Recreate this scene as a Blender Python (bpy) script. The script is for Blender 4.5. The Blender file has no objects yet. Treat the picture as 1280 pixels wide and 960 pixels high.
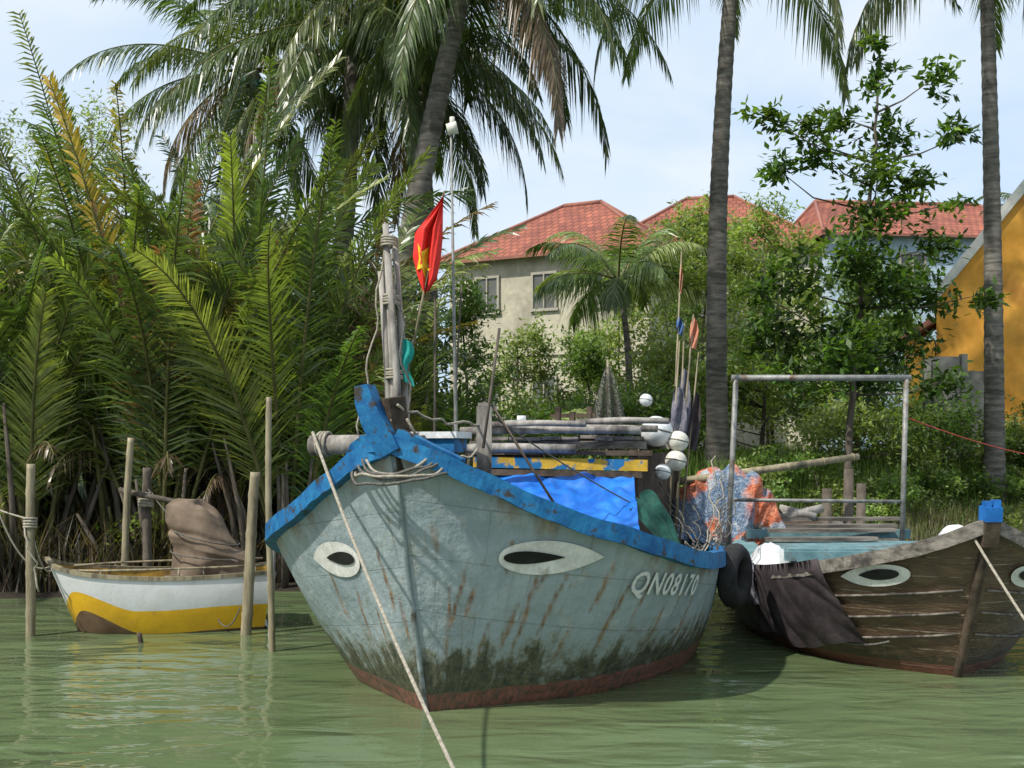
import bpy, math, random
from mathutils import Vector, Matrix, noise
R = random.Random(11)
V = Vector
scene = bpy.context.scene
COL = scene.collection
sin, cos, pi = math.sin, math.cos, math.pi
def lerp(a, b, t): return a + (b - a) * t
def sstep(a, b, x):
    t = max(0, min(1, (x - a) / (b - a))); return t * t * (3 - 2 * t)
def curve(tab, x):
    for (x0, y0), (x1, y1) in zip(tab, tab[1:]):
        if x <= x1: return lerp(y0, y1, max(0, (x - x0) / (x1 - x0)))
    return tab[-1][1]

# ---------------------------------------------------------------- materials
class N:
    def __init__(s, name):
        s.m = bpy.data.materials.new(name); s.m.use_nodes = True
        s.t = s.m.node_tree; s.t.nodes.clear()
        s.out = s.t.nodes.new('ShaderNodeOutputMaterial')
    def n(s, typ, **k):
        x = s.t.nodes.new(typ)
        for a, b in k.items(): setattr(x, a, b)
        return x
    def l(s, a, b): s.t.links.new(a, b)
    def put(s, sock, val):
        if isinstance(val, bpy.types.NodeSocket): s.l(val, sock)
        elif isinstance(val, (tuple, list)):
            sock.default_value = tuple(val) + ((1,) if len(val) == 3 and sock.type == 'RGBA' else ())
        else: sock.default_value = val
    def coord(s, kind='Object', scale=(1, 1, 1)):
        c = s.n('ShaderNodeTexCoord'); m = s.n('ShaderNodeMapping')
        m.inputs['Scale'].default_value = scale
        s.l(c.outputs[kind], m.inputs[0]); return m.outputs[0]
    def noise(s, vec, scale, detail=4, rough=.55, dist=0):
        x = s.n('ShaderNodeTexNoise'); s.l(vec, x.inputs['Vector'])
        x.inputs['Scale'].default_value = scale; x.inputs['Detail'].default_value = detail
        x.inputs['Roughness'].default_value = rough; x.inputs['Distortion'].default_value = dist
        return x.outputs['Fac']
    def ramp(s, fac, a, b, ca=(0, 0, 0), cb=(1, 1, 1)):
        x = s.n('ShaderNodeValToRGB'); s.l(fac, x.inputs[0])
        e = x.color_ramp.elements
        e[0].position = a; e[1].position = b
        e[0].color = tuple(ca) + (1,); e[1].color = tuple(cb) + (1,)
        return x.outputs[0]
    def mix(s, fac, a, b, bt='MIX'):
        x = s.n('ShaderNodeMixRGB', blend_type=bt)
        s.put(x.inputs[0], fac); s.put(x.inputs[1], a); s.put(x.inputs[2], b)
        return x.outputs[0]
    def math(s, op, a, b=0.0, c=0.0, clamp=False):
        x = s.n('ShaderNodeMath', operation=op); x.use_clamp = clamp
        s.put(x.inputs[0], a); s.put(x.inputs[1], b)
        if op == 'MULTIPLY_ADD': s.put(x.inputs[2], c)
        return x.outputs[0]
    def attr(s, name):
        x = s.n('ShaderNodeAttribute'); x.attribute_name = name; return x
    def bsdf(s, col, rough=.7, metal=0, spec=.4, bump=None, bs=.3, bd=.02):
        p = s.n('ShaderNodeBsdfPrincipled')
        s.put(p.inputs['Base Color'], col); s.put(p.inputs['Roughness'], rough)
        p.inputs['Metallic'].default_value = metal
        p.inputs['Specular IOR Level'].default_value = spec
        if bump is not None:
            b = s.n('ShaderNodeBump'); s.l(bump, b.inputs['Height'])
            b.inputs['Strength'].default_value = bs; b.inputs['Distance'].default_value = bd
            s.l(b.outputs[0], p.inputs['Normal'])
        s.l(p.outputs[0], s.out.inputs[0]); return p

def mat(name, c1, c2, scale=4, rough=.75, bs=.4, stretch=(1, 1, 1), c3=None, s3=1.2, lo=.35, hi=.65, metal=0, spec=.3, bd=.01, t3=(.52, .66)):
    m = N(name); v = m.coord('Object', stretch)
    f = m.noise(v, scale, 6, .65)
    c = m.ramp(f, lo, hi, c1, c2)
    if c3:
        g = m.noise(v, s3, 5, .6, .3)
        c = m.mix(m.ramp(g, *t3), c, c3)
    f2 = m.noise(v, scale * 6, 4, .6)
    c = m.mix(.35, c, m.ramp(f2, .2, .8, (.35,) * 3, (1.3,) * 3), 'MULTIPLY')
    h = m.math('ADD', f, m.math('MULTIPLY', f2, .5))
    m.bsdf(c, rough, metal, spec, h, bs, bd)
    return m.m

def leafmat(name, rough=.4, trans=.28, spec=.5):
    m = N(name); a = m.attr('Col')
    v = m.coord('Object'); f = m.noise(v, 9, 3)
    c = m.mix(1, a.outputs['Color'], m.ramp(f, .3, .7, (.7, .7, .7), (1.3, 1.3, 1.2)), 'MULTIPLY')
    p = m.bsdf(c, rough, 0, spec)
    t = m.n('ShaderNodeBsdfTranslucent')
    c2 = m.mix(1, c, (1.9, 2.0, .7), 'MULTIPLY'); m.l(c2, t.inputs[0])
    x = m.n('ShaderNodeMixShader'); x.inputs[0].default_value = trans
    m.l(p.outputs[0], x.inputs[1]); m.l(t.outputs[0], x.inputs[2]); m.l(x.outputs[0], m.out.inputs[0])
    return m.m

M = {}
M['leaf'] = leafmat('leaf', .5, .36, .35)
M['palm'] = leafmat('palm_leaf', .33, .32, .6)
M['petiole'] = mat('petiole', (.07, .08, .025), (.18, .16, .06), 6, .6, .3, (1, 1, .3))
M['trunk'] = mat('palm_bark', (.085, .075, .063), (.235, .215, .185), 3, .9, .8, (1, 1, 5), (.07, .07, .055), 1.0)
M['bark'] = mat('tree_bark', (.06, .048, .036), (.15, .125, .10), 8, .9, .6, (1, 1, .4))
M['bamboo'] = mat('bamboo', (.16, .13, .08), (.36, .31, .20), 5, .6, .3, (3, 3, .4), (.075, .07, .05), 1.5)
M['wood_grey'] = mat('weathered_wood', (.15, .135, .12), (.42, .39, .35), 7, .85, .6, (1, 1, .35), (.06, .05, .045), 2)
M['wood_plank'] = mat('plank_wood', (.08, .07, .058), (.27, .24, .205), 5, .85, .6, (.5, 4, 4), (.05, .045, .04), 2)
M['wood_dark'] = mat('dark_wood', (.03, .022, .016), (.11, .08, .055), 6, .8, .5)
M['rope'] = mat('rope', (.24, .21, .16), (.45, .41, .33), 40, .9, .8)
M['rope_dark'] = mat('rope_dark', (.08, .075, .065), (.18, .17, .15), 40, .9, .8)
M['blue'] = mat('blue_paint', (.006, .085, .25), (.02, .19, .40), 6, .55, .6, (1, 1, 1), (.05, .042, .035), 8, t3=(.56, .63))
M['bluecap'] = mat('blue_cap_paint', (.01, .10, .36), (.02, .17, .5), 9, .5, .3)
M['white'] = mat('white_paint', (.60, .59, .54), (.82, .81, .76), 6, .6, .2, (1, 1, 1), (.30, .26, .20), 5, t3=(.6, .75))
M['text_white'] = mat('faded_white_paint', (.60, .61, .59), (.78, .78, .75), 14, .7, .1, (1, 1, 1), (.34, .37, .36), 11, t3=(.60, .70))
M['hull_plain'] = mat('grey_blue_paint', (.17, .22, .225), (.32, .38, .38), 4, .6, .5, (1, 1, 1), (.09, .08, .06), 3, t3=(.5, .62))
M['black'] = mat('black_paint', (.006, .006, .006), (.02, .02, .02), 6, .5, .1)
M['rubber'] = mat('rubber', (.012, .012, .013), (.035, .034, .033), 8, .8, .4)
M['steel'] = mat('galvanised_steel', (.16, .16, .15), (.32, .32, .30), 12, .55, .2, (1, 1, 1), (.13, .08, .05), 5, metal=.2, t3=(.55, .68))
M['tarp_blue'] = mat('blue_tarp', (.008, .10, .46), (.02, .2, .68), 3, .38, .5, spec=.5)
M['tarp_green'] = mat('green_tarp', (.012, .055, .04), (.02, .11, .075), 16, .7, .6)
M['tarp_brown'] = mat('brown_canvas', (.13, .095, .065), (.23, .17, .12), 2.5, .8, .3, c3=(.09, .07, .055), s3=1.6)
M['cloth_dark'] = mat('dark_cloth', (.030, .022, .026), (.080, .062, .066), 5, .8, .4)
M['red_cloth'] = mat('red_cloth', (.62, .025, .02), (.80, .04, .028), 7, .7, .2)
M['yellow_cloth'] = mat('yellow_cloth', (.75, .45, .02), (.85, .55, .03), 7, .7, .2)
M['teal_cloth'] = mat('teal_cloth', (.01, .25, .22), (.02, .36, .30), 7, .7, .2)
M['orange_cloth'] = mat('orange_cloth', (.45, .15, .08), (.58, .27, .18), 7, .7, .2)
M['faded_blue'] = mat('faded_blue_cloth', (.03, .09, .26), (.07, .16, .36), 7, .7, .2)
M['grey_cloth'] = mat('grey_cloth', (.06, .06, .09), (.24, .23, .26), 12, .8, .3)
M['plastic_white'] = mat('white_plastic', (.55, .57, .57), (.80, .81, .81), 9, .45, .3, spec=.5)
M['foam'] = mat('foam_float', (.50, .49, .42), (.72, .70, .62), 12, .8, .3)
M['teal_paint'] = mat('teal_paint', (.10, .20, .22), (.20, .33, .35), 6, .6, .3, c3=(.1, .09, .08), s3=3)
M['yellow_paint'] = mat('yellow_board', (.35, .22, .02), (.6, .38, .04), 5, .6, .3, c3=(.01, .13, .3), s3=2.4, t3=(.53, .56))
M['yellow_deck'] = mat('yellow_deck_paint', (.30, .18, .03), (.45, .28, .05), 5, .7, .3, c3=(.09, .06, .04), s3=2.4)
M['ridge'] = mat('ridge_tile', (.26, .11, .08), (.35, .15, .11), 2, .8, .2)
M['redline'] = mat('red_cord', (.4, .06, .04), (.5, .1, .07), 20, .8, .1)

def netmat():
    m = N('fishing_net_bundle'); v = m.coord()
    f = m.noise(v, 2.0, 3, .5, .6); g = m.noise(v, 2.8, 4, .6, .5); f3 = m.noise(v, 45, 3); f4 = m.noise(v, 14, 4, .7)
    c = m.mix(m.ramp(f4, .4, .6), (.11, .18, .28), (.30, .36, .44))
    c = m.mix(m.ramp(f, .47, .54), c, m.mix(m.ramp(f4, .4, .65), (.50, .13, .06), (.68, .28, .17)))
    c = m.mix(m.ramp(g, .56, .62), c, (.48, .51, .54))
    c = m.mix(.7, c, m.ramp(f3, .3, .7, (.3, .3, .3), (1.3, 1.3, 1.3)), 'MULTIPLY')
    m.bsdf(c, .85, 0, .2, m.math('ADD', f4, f3), .9, .03); return m.m
M['net'] = netmat()
def meshnet():
    m = N('net_mesh'); v = m.coord()
    f = m.noise(v, 60, 2)
    p = m.bsdf((.14, .14, .12), .9, 0, .1)
    t = m.n('ShaderNodeBsdfTransparent'); x = m.n('ShaderNodeMixShader')
    m.l(m.ramp(f, .42, .58), x.inputs[0]); m.l(t.outputs[0], x.inputs[1]); m.l(p.outputs[0], x.inputs[2])
    m.l(x.outputs[0], m.out.inputs[0]); return m.m
M['meshnet'] = meshnet()

def hull_main():
    m = N('painted_hull'); uv = m.n('ShaderNodeUVMap').outputs[0]
    def mp(sc, rot=0):
        x = m.n('ShaderNodeMapping'); x.inputs['Scale'].default_value = sc; x.inputs['Rotation'].default_value = (0, 0, rot); m.l(uv, x.inputs[0]); return x.outputs[0]
    a = m.attr('Mask'); sp = m.n('ShaderNodeSeparateColor'); m.l(a.outputs['Color'], sp.inputs[0])
    rust, alg, red = sp.outputs
    n1 = m.noise(mp((1, 1, 1)), 1.6, 5, .55, .2); n2 = m.noise(mp((1, 1, 1)), 14, 6, .7)
    ns = m.noise(mp((9, .9, 1)), 2.0, 5, .65, .15); n3 = m.noise(mp((1, 1, 1)), 5, 5, .65, .3)
    nd = m.noise(mp((3.0, .8, 1), .5), 2.2, 4, .55, .2)
    c = m.ramp(n1, .3, .7, (.225, .285, .305), (.345, .41, .425))
    c = m.mix(m.math('MULTIPLY', m.ramp(n3, .55, .68), .6), c, (.46, .50, .50))
    c = m.mix(m.math('MULTIPLY', m.ramp(nd, .56, .72), .35), c, (.16, .195, .21))
    c = m.mix(m.math('MULTIPLY', m.ramp(ns, .56, .70), .38), c, (.17, .15, .12))
    c = m.mix(m.math('MULTIPLY', m.ramp(n2, .60, .70), .38), c, (.13, .115, .09))
    b = m.n('ShaderNodeTexBrick'); m.l(mp((1, 1, 1), .12), b.inputs['Vector'])
    b.inputs['Scale'].default_value = 1; b.inputs['Mortar Size'].default_value = .005
    b.inputs['Mortar Smooth'].default_value = .3
    b.inputs['Brick Width'].default_value = .83; b.inputs['Row Height'].default_value = .41
    sf = m.math('MULTIPLY', b.outputs['Fac'], m.ramp(n3, .42, .60))
    c = m.mix(m.math('MULTIPLY', sf, .35), c, (.08, .085, .075))
    rr = m.math('MULTIPLY', rust, m.math('MULTIPLY_ADD', n2, 2.6, -.45), clamp=True)
    c = m.mix(rr, c, m.ramp(n3, .35, .65, (.10, .05, .022), (.32, .16, .06)))
    am = m.math('ADD', alg, m.math('MULTIPLY_ADD', n3, 1.8, -.9))
    am = m.math('ADD', am, m.math('MULTIPLY_ADD', n2, 1.0, -.5))
    am = m.math('ADD', am, m.math('MULTIPLY_ADD', nd, 1.2, -.6))
    am = m.math('ADD', am, m.math('MULTIPLY_ADD', ns, .5, -.25))
    halo = m.ramp(am, .10, .60)
    c = m.mix(m.math('MULTIPLY', halo, .55), c, (.19, .18, .095))
    ag = m.ramp(am, .40, .75)
    c = m.mix(m.math('MULTIPLY', ag, .92), c, m.ramp(n2, .40, .66, (.022, .027, .016), (.12, .115, .06)))
    rd_ = m.ramp(m.math('ADD', red, m.math('MULTIPLY_ADD', n3, 1.0, -.5)), .44, .60)
    c = m.mix(m.math('MULTIPLY', rd_, .85), c, m.ramp(n2, .42, .60, (.27, .10, .07), (.09, .06, .045)))
    h = m.math('ADD', m.math('MULTIPLY', n1, 2.2), m.math('MULTIPLY', n2, .3))
    h = m.math('ADD', h, m.math('MULTIPLY', nd, .6))
    h = m.math('SUBTRACT', h, m.math('MULTIPLY', b.outputs['Fac'], .35))
    m.bsdf(c, m.ramp(n3, .3, .7, (.38,) * 3, (.65,) * 3), 0, .45, h, .75, .045); return m.m
M['hull'] = hull_main()
def hull_brown():
    m = N('tarred_plank_hull'); uv = m.n('ShaderNodeUVMap').outputs[0]
    def mp(sc):
        x = m.n('ShaderNodeMapping'); x.inputs['Scale'].default_value = sc; m.l(uv, x.inputs[0]); return x.outputs[0]
    a = m.attr('Mask'); sp = m.n('ShaderNodeSeparateColor'); m.l(a.outputs['Color'], sp.inputs[0])
    rust, alg, red = sp.outputs
    n1 = m.noise(mp((1, 2.5, 1)), 2.2, 6, .6, .3); n2 = m.noise(mp((.4, 4, 1)), 12, 6, .7); n3 = m.noise(mp((1, 1, 1)), 5, 5, .65, .5)
    c = m.ramp(n1, .3, .72, (.045, .027, .016), (.155, .095, .054))
    c = m.mix(m.ramp(n2, .55, .70), c, (.23, .16, .10))
    b = m.n('ShaderNodeTexBrick'); m.l(mp((1, 1, 1)), b.inputs['Vector'])
    b.inputs['Scale'].default_value = 1; b.inputs['Mortar Size'].default_value = .007
    b.inputs['Mortar Smooth'].default_value = .3
    b.inputs['Brick Width'].default_value = 1.9; b.inputs['Row Height'].default_value = .17
    mf = m.math('MULTIPLY', b.outputs['Fac'], m.ramp(n3, .46, .58))
    c = m.mix(m.math('MULTIPLY', mf, .7), c, (.38, .32, .22))
    ag = m.ramp(m.math('ADD', alg, m.math('MULTIPLY_ADD', n3, 1.4, -.7)), .4, .6)
    c = m.mix(m.math('MULTIPLY', ag, .75), c, (.035, .03, .02))
    rd_ = m.ramp(m.math('ADD', red, m.math('MULTIPLY_ADD', n3, .5, -.25)), .45, .55)
    c = m.mix(m.math('MULTIPLY', rd_, .8), c, (.15, .055, .035))
    h = m.math('ADD', m.math('MULTIPLY', n1, 1.4), m.math('MULTIPLY', n2, .5))
    h = m.math('ADD', h, m.math('MULTIPLY', b.outputs['Fac'], 1.3))
    m.bsdf(c, .38, 0, .5, h, .9, .03); return m.m
M['hull_brown'] = hull_brown()
def hull_small():
    m = N('white_yellow_hull'); a = m.attr('Mask'); sp = m.n('ShaderNodeSeparateColor'); m.l(a.outputs['Color'], sp.inputs[0])
    v = m.coord(); n1 = m.noise(v, 4, 5, .6); n2 = m.noise(v, 25, 4)
    c = m.ramp(n1, .3, .75, (.70, .71, .72), (.56, .56, .54))
    y = m.math('GREATER_THAN', sp.outputs[0], .5); br = m.math('GREATER_THAN', sp.outputs[1], .5)
    c = m.mix(y, c, m.ramp(n1, .3, .7, (.80, .46, .015), (.64, .34, .02)))
    c = m.mix(br, c, m.ramp(n1, .3, .7, (.10, .05, .03), (.2, .12, .07)))
    c = m.mix(m.math('MULTIPLY', m.ramp(n2, .6, .75), .3), c, (.2, .17, .12))
    m.bsdf(c, .42, 0, .5, n1, .3, .02); return m.m
M['hull_small'] = hull_small()

def watermat():
    m = N('river_water')
    v = m.coord('Object', (1, 1, 1)); v2 = m.coord('Object', (.5, 1.2, 1)); v3 = m.coord('Object', (.8, 1.8, 1))
    a = m.noise(v2, 1.0, 2, .4, .6); b = m.noise(v3, 1.8, 2, .4, .8); d = m.noise(v3, 5, 2, .5, .5)
    big = m.noise(v, .22, 3, .5); calm = m.ramp(m.noise(v, .35, 2, .5), .35, .65, (.5,) * 3, (1.15,) * 3)
    h = m.math('ADD', m.math('MULTIPLY', a, 1.0), m.math('MULTIPLY', b, .5))
    h = m.math('ADD', h, m.math('MULTIPLY', d, .08))
    h = m.math('MULTIPLY', h, calm)
    c = m.ramp(big, .3, .7, (.095, .135, .060), (.118, .155, .075))
    p = m.bsdf(c, .02, 0, .5, h, .65, .12)
    p.inputs['IOR'].default_value = 1.42
    return m.m
def groundmat():
    m = N('bank_ground'); v = m.coord()
    f = m.noise(v, .8, 6, .6); g = m.noise(v, 9, 6, .7)
    z = m.n('ShaderNodeSeparateXYZ'); m.l(m.coord(), z.inputs[0])
    c = m.ramp(f, .4, .6, (.07, .065, .03), (.05, .085, .022))
    c = m.mix(m.ramp(z.outputs[2], .05, .5), (.035, .028, .020), c)
    c = m.mix(.5, c, m.ramp(g, .3, .7, (.5,) * 3, (1.4,) * 3), 'MULTIPLY')
    m.bsdf(c, .9, 0, .2, g, .8, .05); return m.m
def rooftile():
    m = N('red_roof_tiles'); uv = m.n('ShaderNodeUVMap').outputs[0]
    b = m.n('ShaderNodeTexBrick'); m.l(uv, b.inputs['Vector']); b.inputs['Scale'].default_value = 1
    b.inputs['Brick Width'].default_value = .30; b.inputs['Row Height'].default_value = .36
    b.inputs['Mortar Size'].default_value = .03; b.inputs['Mortar Smooth'].default_value = .6
    b.inputs['Color1'].default_value = (.37, .125, .078, 1); b.inputs['Color2'].default_value = (.26, .088, .062, 1)
    b.inputs['Mortar'].default_value = (.13, .055, .042, 1)
    n = m.noise(m.coord(), .9, 5, .6)
    c = m.mix(.75, b.outputs['Color'], m.ramp(n, .3, .7, (.5, .52, .55), (1.25, 1.2, 1.15)), 'MULTIPLY')
    m.bsdf(c, .8, 0, .25, m.math('SUBTRACT', 1, b.outputs['Fac']), .5, .04); return m.m
M['water'] = watermat(); M['ground'] = groundmat(); M['roof'] = rooftile()
M['cream'] = mat('cream_plaster', (.46, .43, .32), (.56, .52, .40), .8, .85, .1, c3=(.36, .33, .25), s3=.6)
M['blue_wall'] = mat('pale_blue_plaster', (.38, .50, .60), (.48, .60, .68), .8, .85, .1)
M['orange_wall'] = mat('ochre_plaster', (.72, .33, .045), (.80, .40, .07), .7, .85, .15, c3=(.56, .26, .05), s3=.9)
M['trim'] = mat('white_trim', (.5, .5, .46), (.62, .62, .58), 2, .8, .1)
M['frame'] = mat('window_frame_paint', (.34, .32, .26), (.42, .39, .32), 2, .8, .1)
M['glass'] = mat('dark_glass', (.09, .095, .085), (.14, .14, .125), 1, .3, .02, spec=.5)
M['concrete'] = mat('old_concrete', (.14, .135, .12), (.30, .29, .26), 2, .9, .5, c3=(.08, .08, .06), s3=1.2)

# ---------------------------------------------------------------- mesh builder
ORG = {}
class MB:
    def __init__(s): s.v = []; s.f = []; s.m = []; s.c = []; s.uv = None; s.mask = None; s.sm = []
    def addv(s, p, c=(1, 1, 1)): s.v.append(tuple(p)); s.c.append(c); return len(s.v) - 1
    def face(s, idx, m=0, sm=True): s.f.append(idx); s.m.append(m); s.sm.append(sm)
    def tube(s, pts, rad, n=8, m=0, cap=True, c=(1, 1, 1), flat=1.0):
        pts = [V(p) for p in pts]; k = len(pts)
        if not isinstance(rad, (list, tuple)): rad = [rad] * k
        base = len(s.v); ref = None
        for i, p in enumerate(pts):
            t = (pts[min(i + 1, k - 1)] - pts[max(i - 1, 0)])
            if t.length < 1e-6: t = V((0, 0, 1))
            t.normalize()
            if ref is None:
                ref = V((0, 0, 1)) if abs(t.z) < .9 else V((1, 0, 0))
            x = t.cross(ref)
            if x.length < 1e-4: x = t.cross(V((0, 1, 0)))
            x.normalize(); y = x.cross(t).normalized(); ref = y
            for j in range(n):
                a = 2 * pi * j / n
                s.addv(p + x * cos(a) * rad[i] + y * sin(a) * rad[i] * flat, c)
        for i in range(k - 1):
            for j in range(n):
                a = base + i * n + j; b = base + i * n + (j + 1) % n
                s.face((a, b, b + n, a + n), m)
        if cap:
            s.face(tuple(base + j for j in range(n))[::-1], m, False)
            s.face(tuple(base + (k - 1) * n + j for j in range(n)), m, False)
    def box(s, c, size, rot=None, m=0):
        c = V(c); hx, hy, hz = size[0] / 2, size[1] / 2, size[2] / 2
        rot = rot or Matrix.Identity(3); b = len(s.v)
        for sx in (-1, 1):
            for sy in (-1, 1):
                for sz in (-1, 1): s.addv(c + rot @ V((sx * hx, sy * hy, sz * hz)))
        for f in ((0, 1, 3, 2), (4, 6, 7, 5), (0, 4, 5, 1), (2, 3, 7, 6), (0, 2, 6, 4), (1, 5, 7, 3)):
            s.face(tuple(b + i for i in f), m, False)
    def beam(s, p0, p1, w, h, m=0):
        p0 = V(p0); p1 = V(p1); t = (p1 - p0); L = t.length; t.normalize()
        x = t.cross(V((0, 0, 1)))
        if x.length < 1e-3: x = V((1, 0, 0))
        x.normalize(); y = x.cross(t)
        rot = Matrix((x, t, y)).transposed()
        s.box((p0 + p1) / 2, (w, L, h), rot, m)
    def plank(s, pts, ws, th, nrm, m=0):
        pts = [V(p) for p in pts]; k = len(pts); nrm = V(nrm).normalized(); b = len(s.v)
        for i, p in enumerate(pts):
            t = (pts[min(i + 1, k - 1)] - pts[max(i - 1, 0)]).normalized(); x = t.cross(nrm).normalized()
            for (a, c) in ((-1, -1), (1, -1), (1, 1), (-1, 1)): s.addv(p + x * a * ws[i] / 2 + nrm * c * th / 2)
        for i in range(k - 1):
            for j in range(4):
                a = b + i * 4 + j; c = b + i * 4 + (j + 1) % 4; s.face((a, c, c + 4, a + 4), m, False)
        s.face((b + 3, b + 2, b + 1, b), m, False); s.face(tuple(b + (k - 1) * 4 + j for j in range(4)), m, False)
    def grid(s, fn, nu, nv, m=0, sm=True, c=(1, 1, 1)):
        b = len(s.v)
        for i in range(nu + 1):
            for j in range(nv + 1): s.addv(fn(i / nu, j / nv), c)
        for i in range(nu):
            for j in range(nv):
                a = b + i * (nv + 1) + j
                s.face((a, a + nv + 1, a + nv + 2, a + 1), m, sm)
    def torus(s, c, axis, Rr, r, n=28, k=10, m=0):
        c = V(c); ax = V(axis).normalized(); x = ax.orthogonal().normalized(); y = ax.cross(x); b = len(s.v)
        for i in range(n):
            a = 2 * pi * i / n; d = x * cos(a) + y * sin(a)
            for j in range(k):
                e = 2 * pi * j / k; rr = r * (1 + (.06 if i % 2 else 0))
                s.addv(c + d * (Rr + rr * cos(e)) + ax * r * 1.15 * sin(e))
        for i in range(n):
            for j in range(k):
                s.face((b + i * k + j, b + ((i + 1) % n) * k + j, b + ((i + 1) % n) * k + (j + 1) % k, b + i * k + (j + 1) % k), m)
    def blob(s, c, r, seed=0, amp=.15, folds=.05, nf=9, m=0, n=48, k=28, zmin=-1):
        c = V(c); b = len(s.v)
        for i in range(k + 1):
            th = pi * i / k
            for j in range(n):
                ph = 2 * pi * j / n
                d = V((sin(th) * cos(ph), sin(th) * sin(ph), cos(th)))
                q = noise.noise(d * 1.6 + V((seed, 0, 0))) * amp * 2 + abs(noise.noise(d * 4 + V((0, seed, 0)))) * amp
                q += folds * sin(ph * nf + 3 * noise.noise(d * 2 + V((seed, 3, 1)))) * sin(th) + folds * .8 * noise.noise(d * 9 + V((seed, 1, 1)))
                p = d * (1 + q)
                s.addv((c.x + p.x * r[0], c.y + p.y * r[1], c.z + max(p.z, zmin) * r[2]))
        for i in range(k):
            for j in range(n):
                s.face((b + i * n + j, b + (i + 1) * n + j, b + (i + 1) * n + (j + 1) % n, b + i * n + (j + 1) % n), m)
    def make(s, name, mats, parent=None, origin=None, label=None, cat=None, group=None, kind=None):
        if origin is None:
            if parent is not None:
                origin = V([sum(p[i] for p in s.v) / len(s.v) for i in range(3)])
            else:
                mn = [min(p[i] for p in s.v) for i in range(3)]; mx = [max(p[i] for p in s.v) for i in range(3)]
                origin = V(((mn[0] + mx[0]) / 2, (mn[1] + mx[1]) / 2, mn[2]))
        o = V(origin)
        me = bpy.data.meshes.new(name)
        me.from_pydata([(p[0] - o.x, p[1] - o.y, p[2] - o.z) for p in s.v], [], s.f)
        for k in mats: me.materials.append(M[k])
        me.polygons.foreach_set('material_index', s.m)
        me.polygons.foreach_set('use_smooth', s.sm)
        ca = me.color_attributes.new('Col', 'FLOAT_COLOR', 'POINT')
        flat = []
        for c in s.c: flat.extend((c[0], c[1], c[2], 1))
        ca.data.foreach_set('color', flat)
        if s.mask:
            ca = me.color_attributes.new('Mask', 'FLOAT_COLOR', 'POINT'); flat = []
            for c in s.mask: flat.extend((c[0], c[1], c[2], 1))
            ca.data.foreach_set('color', flat)
        if s.uv:
            ul = me.uv_layers.new(name='UVMap'); li = [0] * len(me.loops); me.loops.foreach_get('vertex_index', li)
            flat = []
            for i in li: flat.extend(s.uv[i])
            ul.data.foreach_set('uv', flat)
        me.update()
        ob = bpy.data.objects.new(name, me); COL.objects.link(ob)
        ob.location = o
        if parent is not None:
            ob.parent = parent; ob.matrix_parent_inverse = Matrix.Translation(-ORG[parent.name])
        ORG[ob.name] = o
        if label: ob['label'] = label
        if cat: ob['category'] = cat
        if group: ob['group'] = group
        if kind: ob['kind'] = kind
        return ob
def empty(name, loc, label, cat, group=None):
    e = bpy.data.objects.new(name, None); COL.objects.link(e); e.location = loc; e.empty_display_size = .2
    ORG[e.name] = V(loc); e['label'] = label; e['category'] = cat
    if group: e['group'] = group
    return e
def ropepts(p0, p1, sag, n=24, wob=0):
    p0 = V(p0); p1 = V(p1); out = []
    for i in range(n + 1):
        t = i / n; p = p0.lerp(p1, t); p.z -= sag * 4 * t * (1 - t)
        if wob: p += V((noise.noise(V((t * 6, p0.x, 1))), noise.noise(V((t * 6, p0.x, 5))), noise.noise(V((t * 6, p0.x, 9))))) * wob
        out.append(p)
    return out

# ---------------------------------------------------------------- terrain / water
def bankline(x): return 15.4 + max(0, min(x + 6, 20)) * .22 + .35 * noise.noise(V((x * .35, 3, 0)))
def gz(x, y):
    d = y - bankline(x)
    top = lerp(.75, 1.45, sstep(-3, 4, x))
    z = -1.2 + 1.25 * sstep(-3.0, 0, d) + top * sstep(-.1, 4.0, d) + .35 * sstep(4, 14, d)
    z += .12 * noise.noise(V((x * .8, y * .8, 0))) * sstep(-1, 1, d)
    return z
mb = MB()
ys = [-60, -20, 0, 8, 11] + [12 + .3 * i for i in range(50)] + [28, 30, 33, 37, 42, 50, 60, 80, 120, 200, 350, 600]
xs = [-500, -200, -90, -45, -28] + [-20 + .4 * i for i in range(101)] + [24, 30, 45, 90, 200, 500]
for y in ys:
    for x in xs: mb.addv((x, y, gz(x, y)))
nx = len(xs)
for i in range(len(ys) - 1):
    for j in range(nx - 1):
        a = i * nx + j; mb.face((a, a + 1, a + nx + 1, a + nx))
mb.make('ground', ['ground'], origin=(0, 0, 0), kind='structure')
mb = MB(); mb.grid(lambda u, v: (-200 + 400 * u, -60 + 100 * v, 0), 4, 4)
mb.make('water', ['water'], origin=(0, 0, 0), kind='structure')

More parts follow.
